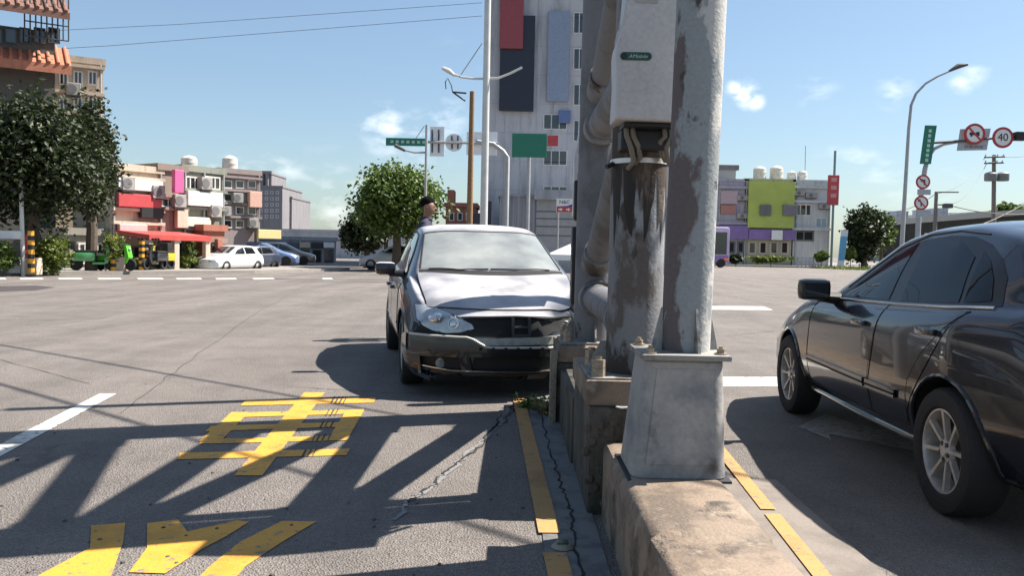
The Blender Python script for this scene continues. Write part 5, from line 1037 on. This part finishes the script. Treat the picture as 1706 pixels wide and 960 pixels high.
d = 22; p0, p1 = A(918, 430, d), A(985, 430, d); zt = A(940, 402, d).z; t = thing('white_canopy', 'white tent canopy peeking out right of the hatchback', 'canopy', ((p0.x + p1.x) / 2, d, 0)); xm = p1.x + .4; b = MB(); b.add([(p0.x, d, zt - .35), (p1.x + 1.2, d, zt - .35), (p1.x + 1.2, d + 2.4, zt - .35), (p0.x, d + 2.4, zt - .35), (xm, d + 1.2, zt + .35)], [[0, 1, 4], [1, 2, 4], [2, 3, 4], [3, 0, 4]]); b.box(p0.x, p1.x + 1.2, d - .01, d + .01, zt - .5, zt - .351); b.build('cover', WSIGN, t)
for x in (p0.x + .03, p1.x + 1.15):
    for y in (d + .03, d + 2.35): b = MB(); b.tube([(x, y, 0), (x, y, zt - .36)], .025, 8); b.build('leg', POLEM, t)

# ---- poles, lamps and signs at the centre
d = 32; p = A(782, 365, d); zt = A(777, 152, d).z; t = thing('wooden_pole', 'tall brown wooden pole with a small bracket at its top', 'utility pole', (p.x, d, 0)); b = MB(); b.tube([(p.x, d, 0), (p.x + .02, d, zt)], [.13, .09], 14); b.build('pole', WOOD, t, True)
b = MB(); q0, q1, q2 = A(777, 155, d), A(754, 153, d), A(775, 168, d); b.tube([q0, q1], .035, 6); b.tube([q1, q2], .03, 6); b.build('bracket', STEELD, t); b = MB(); b.tube([A(754, 153, d), A(752, 142, d), A(746, 130, d), A(742, 136, d), A(743, 148, d)], .02, 6); b.build('hook', STEELD, t, True)
d = 34; p = A(806, 365, d); t = thing('lamp_column', 'pale lamp column with two long upswept arms rising past the top', 'street lamp', (p.x, d, 0)); b = MB(); b.tube([(p.x, d, 0), (p.x + .0, d, 15)], [.16, .12], 14); b.build('pole', POLEW, t, True)
def P_(u, v): return A(u, v, d)
b = MB(); b.tube([P_(822, 131), P_(790, 131), P_(768, 128), P_(752, 122), P_(742, 115)], .045, 8); b.build('arm', POLEW, t, True); b = MB(); b.tube([P_(758, 126), P_(748, 118), P_(737, 113)], [.05, .10, .07], 8); b.build('lamp_head', POLEW, t, True); b = MB(); b.tube([P_(768, 124), P_(803, 72)], .02, 6); b.build('stay', POLEM, t)
b = MB(); b.tube([P_(800, 131), P_(830, 130), P_(850, 122), P_(870, 112)], .045, 8); b.build('arm', POLEW, t, True)
d = 31; p = A(709, 330, d); t = thing('slim_lamp_post', 'thin pale post with curved arm in front of the round tree', 'street lamp', (p.x, d, 0)); b = MB(); b.tube([(p.x, d, 0), (p.x, d, A(708, 208, d).z)], .05, 10); b.build('pole', POLEM, t, True); b = MB(); b.tube([A(708, 254, d), A(690, 254, d), A(674, 250, d), A(661, 244, d)], .035, 8); b.build('arm', POLEM, t, True); b = MB(); b.tube([A(675, 251, d), A(658, 242, d)], [.05, .07], 8); b.build('lamp_head', POLED, t, True); b = MB(); b.tube([A(707, 210, d), A(693, 230, d)], .012, 5); b.build('stay', POLED, t)
d = 40; t = thing('sign_gantry', 'overhead sign gantry with green street sign and backs of traffic signs', 'sign gantry', A(842, 440, d)); b = MB(); p = A(842, 440, d); b.tube([(p.x, d, 0), (p.x, d, A(842, 262, d).z), A(838, 252, d), A(822, 240, d), A(795, 236, d)], .11, 12); b.build('mast', POLEM, t, True); b = MB(); b.tube([A(830, 239, d), A(690, 236, d), A(648, 234, d)], .06, 8); b.build('arm', POLEM, t, True)
x0, x1, z0, z1 = rect(643, 709, 230, 243, d - .2); b = MB(); b.bbox(x0, x1, d - .25, d - .18, z0, z1, .02); sgn = b.build('street_sign', GREENS, t)
for k in range(7): xx = x0 + .22 + k * .25; b = MB(); b.box(xx, xx + .14, d - .258, d - .248, z0 + .12, z1 - .12); b.build('sign_letter', mat('faded_letter', (.35, .5, .42), .5), sgn)
BACK = mat('sign_back_alu', (.78, .80, .82), .6, .0, var=.05, scale=2)
x0, x1, z0, z1 = rect(716, 740, 210, 260, d); b = MB(); b.bbox(x0, x1, d + .1, d + .13, z0, z1, .01); b.build('sign_back', BACK, t); c = A(756, 237, d); b = MB(); b.lathe([(d + .1, 0), (d + .1, .42), (d + .13, .42), (d + .13, 0)], (c.x, 0, c.z), 'y', 28); b.build('sign_back', BACK, t, True); x0, x1, z0, z1 = rect(777, 828, 219, 258, d); b = MB(); b.bbox(x0, x1, d + .1, d + .13, z0, z1, .01); b.build('sign_back', BACK, t)
for u, v0, v1 in ((720, 216, 254), (731, 216, 254), (753, 226, 248), (763, 226, 248)): b = MB(); b.tube([A(u, v0, d + .05), A(u, v1, d + .05)], .035, 6); b.build('sign_rail', STEELD, t)
d = 38; x0, x1, z0, z1 = rect(853, 911, 222, 262, d); t = thing('green_direction_sign', 'large green direction sign in front of the tall grey building', 'road sign', ((x0 + x1) / 2, d, 0)); b = MB(); b.bbox(x0, x1, d, d + .08, z0, z1, .02); b.build('panel', GREENS, t); b = MB(); b.tube([((x0 + x1) / 2, d + .15, 0), ((x0 + x1) / 2, d + .15, z1)], .08, 10); b.build('post', POLEM, t); x0, x1, z0, z1 = rect(912, 930, 225, 243, d); b = MB(); b.bbox(x0, x1, d, d + .08, z0, z1, .02); b.build('red_panel', REDP, t); b = MB(); b.tube([(x0 - .6, d + .12, (z0 + z1) / 2), (x1, d + .12, (z0 + z1) / 2)], .04, 8); b.build('arm', POLEM, t)

# ---- right: tank-roofed shops, bus, signs
d = 100
R1 = Bld('tank_roof_shops', 'low purple-grey shop building with four roof tanks right of the posts', 1168, 1244, 302, d, 14, wallm('mauve_grey_wall', (.36, .34, .40))); R1.board(1196, 1246, 376, 398, PURP, out=.6); R1.board(1200, 1228, 318, 340, mat('dusty_pink_board', (.42, .32, .34), .6)); R1.board(1200, 1225, 342, 356, mat('brick_pink_board', (.36, .17, .14), .6))
for k in range(3): R1.win(1198 + 15 * k, 1210 + 15 * k, 402, 422, 'shop_opening', BK, DGREY, 0, .2)
R2 = Bld('lime_sign_shops', 'shop block fronted by a big lime green billboard', 1240, 1322, 302, d, 14, wallm('grey_lime_wall', (.34, .35, .26))); R2.board(1244, 1320, 304, 380, LIME, 'billboard', .8, .4); R2.board(1262, 1280, 342, 360, DGREY, out=1.1, thick=.25); R2.board(1300, 1322, 342, 360, mat('slate_grey_board', (.17, .16, .18), .6), out=1.1, thick=.25); R2.board(1244, 1322, 383, 399, PURP, out=.6); R2.board(1282, 1300, 384, 400, WSIGN, out=.9, thick=.2)
for k in range(4): R2.win(1246 + 18 * k, 1260 + 18 * k, 402, 424, 'shop_opening', BK if k % 2 else DKGLASS, CREAM, 0, .2)
R3 = Bld('white_shop_block', 'pale grey-white flat block between lime billboard and red sign', 1320, 1382, 304, d, 14, wallm('white_grey_wall', (.50, .52, .53))); R3.win(1324, 1352, 340, 360, mull=2, fr=.15); R3.win(1358, 1378, 362, 380, mull=1, glass=mat('sky_blue_glass', (.30, .42, .48), .1, coat=1), fr=.15); R3.win(1322, 1356, 384, 402, 'shop_opening', BK, DGREY, 1, .2)
for B_, us in ((R1, ((1236, 330), (1236, 360))), (R3, ((1330, 322), (1350, 326), (1372, 344)))):
    for (u, v) in us: B_.ac(u, v, 1.3)
for B_, us in ((R1, (1196, 1240)), (R3, (1324, 1379))):
    for u in us: B_.pipe(u, .09)
for B_, vs_ in ((R1, (312, 372)), (R3, (312, 336, 382))):
    for v in vs_: B_.ledge(v, .35, .3)
x0, x1, z0, z1 = rect(1194, 1226, 275, 304, d + 4); t = thing('roof_shed', 'dark roof shed with flat lid on the tank-roofed shops', 'shed', ((x0 + x1) / 2, d + 4, z0)); b = MB(); b.box(x0, x1, d + 4, d + 7, z0 - 1, z1 - .6); b.build('wall', mat('shed_grey', (.30, .31, .31), .7), t); b = MB(); b.box(x0 - .3, x1 + .3, d + 3.7, d + 7.3, z1 - .6, z1); b.build('roof', DGREY, t)
for (u, v0, v1, w, lb) in ((1265, 277, 306, 1.55, 'leftmost big round water tank on the right-hand shops'), (1293, 276, 306, 1.6, 'second big round water tank on the right-hand shops'), (1318, 285, 306, 1.1, 'small water tank, third from the left on the right-hand shops'), (1336, 284, 306, 1.2, 'rightmost small water tank on the right-hand shops')): tank(lb, u, v0, v1, d + 5, w, 'water tanks on the right-hand shops')
b = MB(); b.tube([A(1341, 300, d + 5), A(1342, 243, d + 5)], .05, 6); tag(b.build('antenna', POLEM), 'thin antenna above the right-hand water tanks', 'antenna')
d = 96; x0, x1, z0, z1 = rect(1378, 1396, 292, 342, d); p = A(1385, 430, d); t = thing('red_pylon_sign', 'red pylon sign on a tall thin post', 'sign', (p.x, d, 0)); b = MB(); b.tube([(p.x, d, 0), (p.x, d, A(1384, 251, d).z)], .14, 10); b.build('post', mat('teal_grey_post', (.16, .24, .24), .6), t); b = MB(); b.bbox(x0, x1, d - .35, d - .05, z0, z1, .05); sp_ = b.build('panel', REDP, t)
for k in range(3): zz = z1 - .75 - k * .9; b = MB(); b.box(x0 + .3, x1 - .3, d - .37, d - .34, zz, zz + .45); b.build('sign_letter', mat('pale_red_letter', (.55, .25, .25), .5), sp_)
# purple bus half behind the near post
d = 82; x0, x1, z0, z1 = rect(1150, 1216, 378, 436, d); bus = thing('purple_bus', 'purple bus half hidden by the near post', 'bus', ((x0 + x1) / 2, d, 0)); b = MB(); b.bbox(x0, x1, d, d + 2.5, .45, z1, .2); b.build('body', LILAC, bus, True); b = MB(); b.box(x0 + .3, x1 - .3, d - .03, d + .1, 1.3, z1 - .5); b.build('window_band', DKGLASS, bus); b = MB(); b.box(x0 + .1, x1 - .1, d - .035, d + .1, .55, 1.2); b.build('skirt_panel', PURP, bus)
for x in (x0 + .8, x1 - .8): b = MB(); b.lathe([(d - .05, 0), (d - .05, .42), (d + .3, .45), (d + .3, 0)], (x, 0, .45), 'y', 20); b.build('wheel', TYRE, bus, True)
b = MB(); b.bbox(x1 - .5, x1 - .1, d - .06, d + .1, .7, .95, .03); b.build('lamp', mat('orange_lamp', (.8, .18, .03), .4), bus)
for i, (u0, u1, v0, v1, m, lb) in enumerate(((1196, 1216, 415, 438, LF_YEL, 'dry shrub below the purple bus'), (1214, 1238, 421, 440, LF_DARK, 'dark round shrub on the right-hand verge'), (1238, 1330, 424, 440, LF_YEL, 'long low hedge in front of the lime billboard shops'), (1354, 1382, 418, 438, LF_MID, 'green shrub in front of the white shop block'), (1404, 1430, 408, 436, LF_YEL, 'bright light green bush at the foot of the dark tree'))): bush(lb, u0, u1, v0, v1, 92, 1500, .35, m, 50 + i, 'bushes along the right-hand verge')
d = 95; x0, x1, z0, z1 = rect(1330, 1356, 424, 438, d - 3); t = thing('low_fence', 'low grey rail fence on the right-hand verge', 'fence', ((x0 + x1) / 2, d - 3, .1))
for k in range(3): b = MB(); zz = .3 + .35 * k; b.box(x0, x1, d - 3, d - 2.95, zz, zz + .15); b.build('rail', GREYW, t)
for k in range(5): b = MB(); xx = x0 + (x1 - x0) * k / 4; b.box(xx - .06, xx + .06, d - 2.95, d - 2.85, 0, 1.2); b.build('post', GREYW, t)
d = 90; x0, x1, z0, z1 = rect(1396, 1410, 383, 436, d); t = thing('blue_banner', 'leaning blue and white banner left of the dark tree', 'banner', ((x0 + x1) / 2, d, 0)); b = MB(); b.prism([(x0, .2), (x1 - .2, .2), (x1 + .15, z1), (x0 + .3, z1)], 'y', d, d + .05); b.build('cloth', mat('banner_white', (.5, .55, .6), .7), t); b = MB(); b.prism([(x0 + .1, .9), (x1 - .15, .9), (x1 + .05, z1 - .7), (x0 + .25, z1 - .7)], 'y', d - .01, d); b.build('print', mat('banner_blue', (.08, .28, .45), .6), t)
px_tree('big dark tree right of the red pylon sign', 1404, 1478, 339, 438, 94, 12000, .45, LF_DARK, 41, trunk=.3); px_tree('smaller dark tree left of the flyover', 1446, 1492, 352, 425, 97, 4500, .45, LF_MID, 42, trunk=.2)
b = MB(); P = [G(1395, 441), G(1470, 441), G(1500, 437), G(1480, 434), G(1400, 436)]; gz = []
for k in range(2600):
    x = rng.uniform(33, 52); y = rng.uniform(84, 94); h = rng.uniform(.15, .5); a = rng.uniform(0, 6.28); b.add([(x, y, .0), (x + .12 * math.cos(a), y + .12 * math.sin(a), .0), (x + .2 * math.cos(a + 1), y + .1, h)], [[0, 1, 2]])
tag(b.build('verge_grass', LF_YEL), 'bright green grass below the dark tree on the right', 'grass', kind='stuff')
# flyover with railing, far apartment blocks, hill trees
d = 120; a0, a1 = A(1468, 376, d), A(2050, 330, d); fo = thing('flyover', 'dark flyover deck rising to the right behind the sedan', 'flyover', (a0.x, d, 0)); b = MB(); b.add([(a0.x, d, a0.z - 4.2), (a1.x, d, a1.z - 5), (a1.x, d, a1.z), (a0.x, d, a0.z)] + [(a0.x, d + 9, a0.z - 4.2), (a1.x, d + 9, a1.z - 5), (a1.x, d + 9, a1.z), (a0.x, d + 9, a0.z)], [[0, 1, 2, 3], [7, 6, 5, 4], [0, 4, 5, 1], [3, 2, 6, 7], [0, 3, 7, 4], [1, 5, 6, 2]]); b.build('deck', mat('flyover_concrete', (.028, .027, .024), .9, var=.2, scale=.5), fo)
b = MB(); b.add([(a0.x, d - .3, a0.z - .05), (a1.x, d - .3, a1.z - .05), (a1.x, d - .3, a1.z + .75), (a0.x, d - .3, a0.z + .75), (a0.x, d - .05, a0.z - .05), (a1.x, d - .05, a1.z - .05), (a1.x, d - .05, a1.z + .75), (a0.x, d - .05, a0.z + .75)], [[0, 1, 2, 3], [7, 6, 5, 4], [0, 4, 5, 1], [3, 2, 6, 7], [0, 3, 7, 4], [1, 5, 6, 2]]); b.build('parapet', mat('parapet_concrete', (.30, .30, .28), .8), fo)
for k in range(8): xx = a0.x + 3 + k * 6.5; b = MB(); b.box(xx, xx + 1.2, d + 2, d + 7, 0, a0.z - 2); b.build('pier', MATS['flyover_concrete'], fo)
for i in range(13):
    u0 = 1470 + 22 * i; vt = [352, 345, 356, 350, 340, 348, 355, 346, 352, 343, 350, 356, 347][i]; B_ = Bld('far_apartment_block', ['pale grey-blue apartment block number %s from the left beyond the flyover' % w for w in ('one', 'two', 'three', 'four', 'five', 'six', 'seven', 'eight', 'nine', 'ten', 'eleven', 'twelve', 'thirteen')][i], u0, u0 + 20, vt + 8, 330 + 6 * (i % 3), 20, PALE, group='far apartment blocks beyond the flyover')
    for r_ in range(2):
        for k in range(3): B_.win(u0 + 2 + 6 * k, u0 + 5 + 6 * k, vt + 12 + 8 * r_, vt + 16 + 8 * r_, mull=0, fr=.3, fm=GREYW)
px_tree('light leafy tree beyond the flyover at the right edge', 1648, 1712, 334, 380, 128, 3500, .6, LF_MID, 43, trunk=.3)
# street lamp
d = 45; p = A(1502, 420, d); t = thing('street_lamp', 'tall grey street lamp with one long curved arm above the sedan', 'street lamp', (p.x, d, 0)); b = MB(); pts = [(p.x, d, 0)] + [A(u, v, d) for u, v in ((1503, 400), (1509, 300), (1514, 215), (1518, 175), (1526, 156), (1542, 139), (1562, 127), (1585, 117))]; b.tube(pts, [.12, .115, .10, .085, .075, .065, .06, .055, .05], 12); b.build('pole', POLEM, t, True); b = MB(); b.tube([A(1580, 119, d), A(1596, 110, d), A(1612, 107, d)], [.05, .14, .07], 10); b.build('lamp_head', POLED, t, True)
# sign mast with round prohibition signs
d = 28; p = A(1527, 430, d); t = thing('sign_mast', 'grey sign mast with round red-ringed signs and an arm over the road', 'sign mast', (p.x, d, 0)); b = MB(); b.tube([(p.x, d, 0)] + [A(u, v, d) for u, v in ((1531, 350), (1541, 282), (1546, 262), (1556, 248), (1572, 240), (1595, 236))], [.09, .085, .08, .07, .06, .055, .05], 12); b.build('mast', POLEM, t, True)
b = MB(); b.tube([A(1548, 238, d - .1), A(1600, 235, d - .1), A(1700, 226, d - .1), A(1760, 222, d - .1)], .045, 10); b.build('arm', POLED, t, True); b = MB(); b.tube([A(1548, 241, d - .1), A(1552, 236, d - .1)], .07, 8); b.build('clamp', STEELD, t)
x0, x1, z0, z1 = rect(1533, 1552, 210, 274, d); sh = .06; b = MB(); b.prism([(x0 - sh, z0), (x1 - sh - .02, z0), (x1 + sh, z1), (x0 + sh, z1)], 'y', d - .18, d - .14); gsn = b.build('street_sign', GREENS, t)
for k in range(7): zz = z1 - .18 - k * .16; xx = (x0 + x1) / 2 + (zz - (z0 + z1) / 2) * .08; b = MB(); b.box(xx - .05, xx + .05, d - .186, d - .178, zz - .05, zz + .05); b.build('sign_letter', mat('pale_green_letter', (.42, .6, .5), .5), gsn)
x0, x1, z0, z1 = rect(1595, 1645, 214, 252, d); b = MB(); b.prism([(x0 - .04, z0), (x1 - .06, z0 + .04), (x1 + .04, z1), (x0 + .04, z1 - .04)], 'y', d - .10, d - .06); gp = b.build('plate', mat('sign_back_grey', (.36, .38, .40), .5, .2), t); text_mesh('plate_lettering', '07:00-09:00', mat('plate_ink', (.09, .09, .09), .6), gp, ((x0 + x1) / 2, d - .104, z0 + .13), .13)
REDR = mat('sign_ring_red', (.40, .03, .03), .45); INK = mat('sign_black', (.015, .015, .015), .5)
def round_sign(u, v, r, dd, kind):
    c = A(u, v, dd); b = MB(); b.lathe([(dd, 0), (dd, r * .80), (dd + .02, r * .8), (dd + .02, 0)], (c.x, 0, c.z), 'y', 32); f = b.build('round_sign', WSIGN, t, True)
    b = MB(); b.lathe([(dd - .004, r * .77), (dd - .004, r), (dd + .024, r), (dd + .024, r * .77)], (c.x, 0, c.z), 'y', 36); b.build('red_ring', REDR, f, True)
    if kind == '40': text_mesh('numerals', '40', INK, f, (c.x, dd - .006, c.z), r * 1.02, sx=1.0)
    else:
        if kind == 'truck': sh_ = [[(-.5, -.12), (.05, -.12), (.05, .14), (-.5, .14)], [(.08, -.18), (.45, -.18), (.45, .2), (.2, .2), (.08, .08)], [(-.4, -.25), (-.22, -.25), (-.22, -.12), (-.4, -.12)], [(.16, -.3), (.36, -.3), (.36, -.18), (.16, -.18)]]
        elif kind == 'left': sh_ = [[(.12, -.45), (.3, -.45), (.3, .3), (-.1, .3), (-.1, .45), (-.45, .2), (-.1, -.05), (-.1, .12), (.12, .12)]]
        else: sh_ = [[(-.1, -.5), (.08, -.5), (.08, .05), (-.2, .42), (-.05, .5), (-.48, .5), (-.45, .1), (-.33, .25), (-.1, -.05)]]
        b = MB()
        for s0 in sh_: b.prism([(c.x + x * r, c.z + z * r) for x, z in s0], 'y', dd - .006, dd)
        b.build('symbol', INK, f)
        b = MB(); w = r * .06; q = r * .56; b.prism([(c.x - q - w, c.z + q - w), (c.x - q + w, c.z + q + w), (c.x + q + w, c.z - q + w), (c.x + q - w, c.z - q - w)], 'y', dd - .010, dd - .007); b.build('red_bar', REDR, f)
round_sign(1624, 223, .345, d - .2, 'truck'); round_sign(1671, 229, .345, d - .2, '40'); round_sign(1538, 303, .235, d - .15, 'left'); round_sign(1535, 338, .235, d - .15, 'slant')
for (v0, v1) in ((316, 325), (350, 361)): x0, x1, z0, z1 = rect(1525, 1547, v0, v1, d); b = MB(); b.bbox(x0, x1, d - .15, d - .13, z0, z1, .004); b.build('plate', MATS['sign_back_grey'], t)
c = A(1692, 228, d); b = MB(); b.bbox(c.x - .15, c.x + .25, d - .3, d, c.z - .14, c.z + .14, .04); b.build('signal_head', BLK, t, True)
# utility poles with wires
d = 62; p = A(1657, 420, d); up = thing('utility_pole', 'utility pole with crossarms and twin transformers at the right', 'utility pole', (p.x, d, 0)); b = MB(); b.tube([(p.x, d, 0), (A(1656, 258, d).x, d, A(1656, 258, d).z)], [.19, .13], 12); b.build('pole', mat('weathered_pole', (.17, .155, .14), .85), up, True)
for (v, u0, u1) in ((262, 1640, 1674), (272, 1640, 1672)): b = MB(); a, c = A(u0, v, d - .2), A(u1, v - 1, d - .2); b.tube([a, c], .06, 6); b.build('crossarm', POLED, up); [(lambda q: q.build('insulator', POLEW, up))((lambda q: q.tube([A(u, v, d - .2), A(u, v - 5, d - .2)], .05, 6))(MB())) for u in (u0 + 2, (u0 + u1) / 2 + 5, u1 - 2)]
for u in (1647, 1667): c = A(u, 302, d); e = A(u, 288, d); b = MB(); b.lathe([(c.z, .0), (c.z, .40), (c.z + .1, .43), (e.z - .1, .43), (e.z, .3), (e.z + .08, .0)], (c.x, d - .25, 0), 'z', 16); b.build('transformer', mat('transformer_grey', (.16, .17, .17), .6), up, True)
d2 = 56; p2 = A(1556, 420, d2); up2 = thing('utility_pole', 'shorter utility pole with one side arm left of the transformer pole', 'utility pole', (p2.x, d2, 0)); b = MB(); b.tube([(p2.x, d2, 0), (A(1560, 320, d2).x, d2, A(1560, 320, d2).z)], [.15, .11], 12); b.build('pole', MATS['weathered_pole'], up2, True)
for (v, u1) in ((320, 1597), (341, 1585)): b = MB(); b.tube([A(1558, v, d2), A(u1, v, d2)], .05, 6); b.build('crossarm', POLED, up2)
c = A(1578, 343, d2); b = MB(); b.bbox(c.x - .25, c.x + .3, d2 - .2, d2 + .2, c.z - .15, c.z + .15, .03); b.build('switch_box', POLED, up2)
def wire(a, c, sag, r, label): 
    w = MB(); w.tube([a.lerp(c, k / 14) - Vector((0, 0, sag * 4 * (k / 14) * (1 - k / 14))) for k in range(15)], r, 5); tag(w.build('power_line', WIRE), label, 'wire', 'power lines on the right')
wire(A(1642, 261, d), A(1562, 322, d2), .6, .02, 'upper power line between the two right-hand utility poles'); wire(A(1644, 272, d), A(1575, 341, d2), .8, .02, 'lower power line between the two right-hand utility poles'); wire(A(1585, 343, d2), A(1760, 352, d), .4, .03, 'nearly level power line behind the sedan roof'); wire(A(1540, 390, d2), A(1760, 300, d), 1.0, .03, 'slanting power line rising to the right behind the sedan'); wire(A(1672, 262, d), A(1790, 230, 80), .5, .02, 'power line leaving the transformer pole to the right'); wire(A(1556, 325, d2), A(1470, 350, 80), .5, .02, 'power line running left from the shorter utility pole')
w = MB(); w.tube([A(u, v, 45) for u, v in ((-100, 92), (180, 76), (480, 52), (803, 26))], .012, 5); tag(w.build('power_line', WIRE), 'faint power line crossing the open sky from the lamp column', 'wire', 'power lines in the sky'); w = MB(); w.tube([A(u, v, 48) for u, v in ((-100, 60), (300, 40), (803, 4))], .012, 5); tag(w.build('power_line', WIRE), 'faint upper power line crossing the open sky', 'wire', 'power lines in the sky')

# ---- bystander behind the hatchback
def person():
    px, py = A(707, 350, 11.5).x, 11.5; t = thing('person', 'person in dark navy shirt standing behind the hatchback looking right', 'person', (px, py, 0), R(0), world=False)
    Z = 1.075; V = []; E = []; RAD = []
    def v(x, y, z, r, p=None):
        V.append((x, y, z * Z)); RAD.append(r if isinstance(r, tuple) else (r, r)); i = len(V) - 1
        if p is not None: E.append((p, i))
        return i
    pel = v(0, 0, .98, (.15, .11)); w_ = v(0, .0, 1.12, (.15, .105), pel); ch_ = v(.01, 0, 1.32, (.175, .115), w_); sh = v(.02, 0, 1.47, (.13, .09), ch_); nk = v(.035, 0, 1.545, (.058, .055), sh); h0 = v(.055, 0, 1.62, (.078, .068), nk); h1 = v(.065, 0, 1.69, (.094, .076), h0); h2 = v(.055, 0, 1.765, (.082, .070), h1)
    n1 = v(.150, 0, 1.672, (.014, .012), h1); v(.172, 0, 1.660, (.012, .011), n1)
    for sg in (-1, 1):
        e = v(.045, sg * .082, 1.675, (.016, .010), h1); v(.035, sg * .094, 1.685, (.018, .007), e)
        s0 = v(.015, sg * .17, 1.455, .062, sh); el = v(-.03, sg * .235, 1.19, .045, s0); wr = v(.06, sg * .235, .965, .030, el); pm = v(.085, sg * .23, .90, (.018, .038), wr)
        for k, (dy, L_) in enumerate(((-.028, .075), (-.010, .085), (.010, .08), (.028, .065))): a = v(.095, sg * .23 + dy, .855, .009, pm); b_ = v(.105, sg * .23 + dy, .855 - L_ * .5, .0085, a); v(.098, sg * .23 + dy, .855 - L_, .008, b_)
        th = v(.115, sg * .215, .895, .010, pm); v(.135, sg * .21, .865, .009, th)
        hp = v(0, sg * .095, .90, .095, pel); kn = v(.02, sg * .11, .50, .062, hp); an = v(-.01, sg * .115, .09, .042, kn); ft = v(.06, sg * .12, .045, (.04, .045), an); v(.17, sg * .125, .035, (.03, .045), ft)
    me = bpy.data.meshes.new('body'); me.from_pydata(V, E, []); o = bpy.data.objects.new('body', me); C.objects.link(o)
    md = o.modifiers.new('s', 'SKIN'); md.use_smooth_shade = True
    for i, sv in enumerate(me.skin_vertices[0].data): sv.radius = RAD[i]; sv.use_root = (i == 0)
    ss = o.modifiers.new('u', 'SUBSURF'); ss.levels = 2; ss.render_levels = 2
    dg = bpy.context.evaluated_depsgraph_get(); m2 = bpy.data.meshes.new_from_object(o.evaluated_get(dg)); o.modifiers.clear(); o.data = m2
    for m in (mat('skin', (.24, .125, .08), .6, var=.1), mat('navy_shirt', (.022, .022, .045), .85, var=.25, scale=14), mat('dark_trousers', (.018, .018, .022), .85), mat('shoe', (.02, .02, .02), .5)): m2.materials.append(m)
    for p in m2.polygons:
        c = p.center; z = c.z / Z; p.use_smooth = True
        p.material_index = 0 if z > 1.53 or (abs(c.y) > .19 and z < 1.22) else (1 if z > .97 else (2 if z > .09 else 3))
    o.parent = t
    h = MB(); vs = []; n = 22
    for i in range(11):
        a = 0
        for k in range(n): tt = 2 * math.pi * k / n; a = math.pi * i / 10 * (.62 - .26 * max(0, math.cos(tt))); rr_ = 1 + .05 * math.sin(5 * tt + i); vs.append((.045 + .102 * math.sin(a) * math.cos(tt) * rr_ , .082 * math.sin(a) * math.sin(tt) * rr_, (1.738 + .092 * math.cos(a) ) * Z))
    h.add(vs, [[i * n + k, i * n + (k + 1) % n, (i + 1) * n + (k + 1) % n, (i + 1) * n + k] for i in range(10) for k in range(n)]); h.build('hair', mat('black_hair', (.006, .005, .005), .95, spec=.1), t, True, wd=False)
    f = MB()
    for sg in (-1, 1): f.ball((.142, sg * .034, 1.697 * Z), (.010, .014, .009), 8, 6)
    f.build('eyes', mat('eye_dark', (.02, .016, .014), .3), t, True, wd=False); f = MB(); f.ball((.138, 0, 1.628 * Z), (.012, .026, .007), 10, 6); f.build('mouth', mat('lip', (.28, .11, .09), .5), t, True, wd=False)
    f = MB(); f.tube([(.15, 0, 1.628 * Z), (.215, .0, 1.622 * Z)], .005, 6); tag(f.build('cigarette', WSIGN, None, wd=False), 'tiny white cigarette held in the lips of the bystander', 'cigarette').location = (px, py, 0)
    cl = MB(); cl.lathe([(1.50 * Z, .085), (1.545 * Z, .072), (1.56 * Z, .078), (1.53 * Z, .092)], (.03, 0, 0), 'z', 20); cl.build('collar', MATS['navy_shirt'], t, True, wd=False)
person()
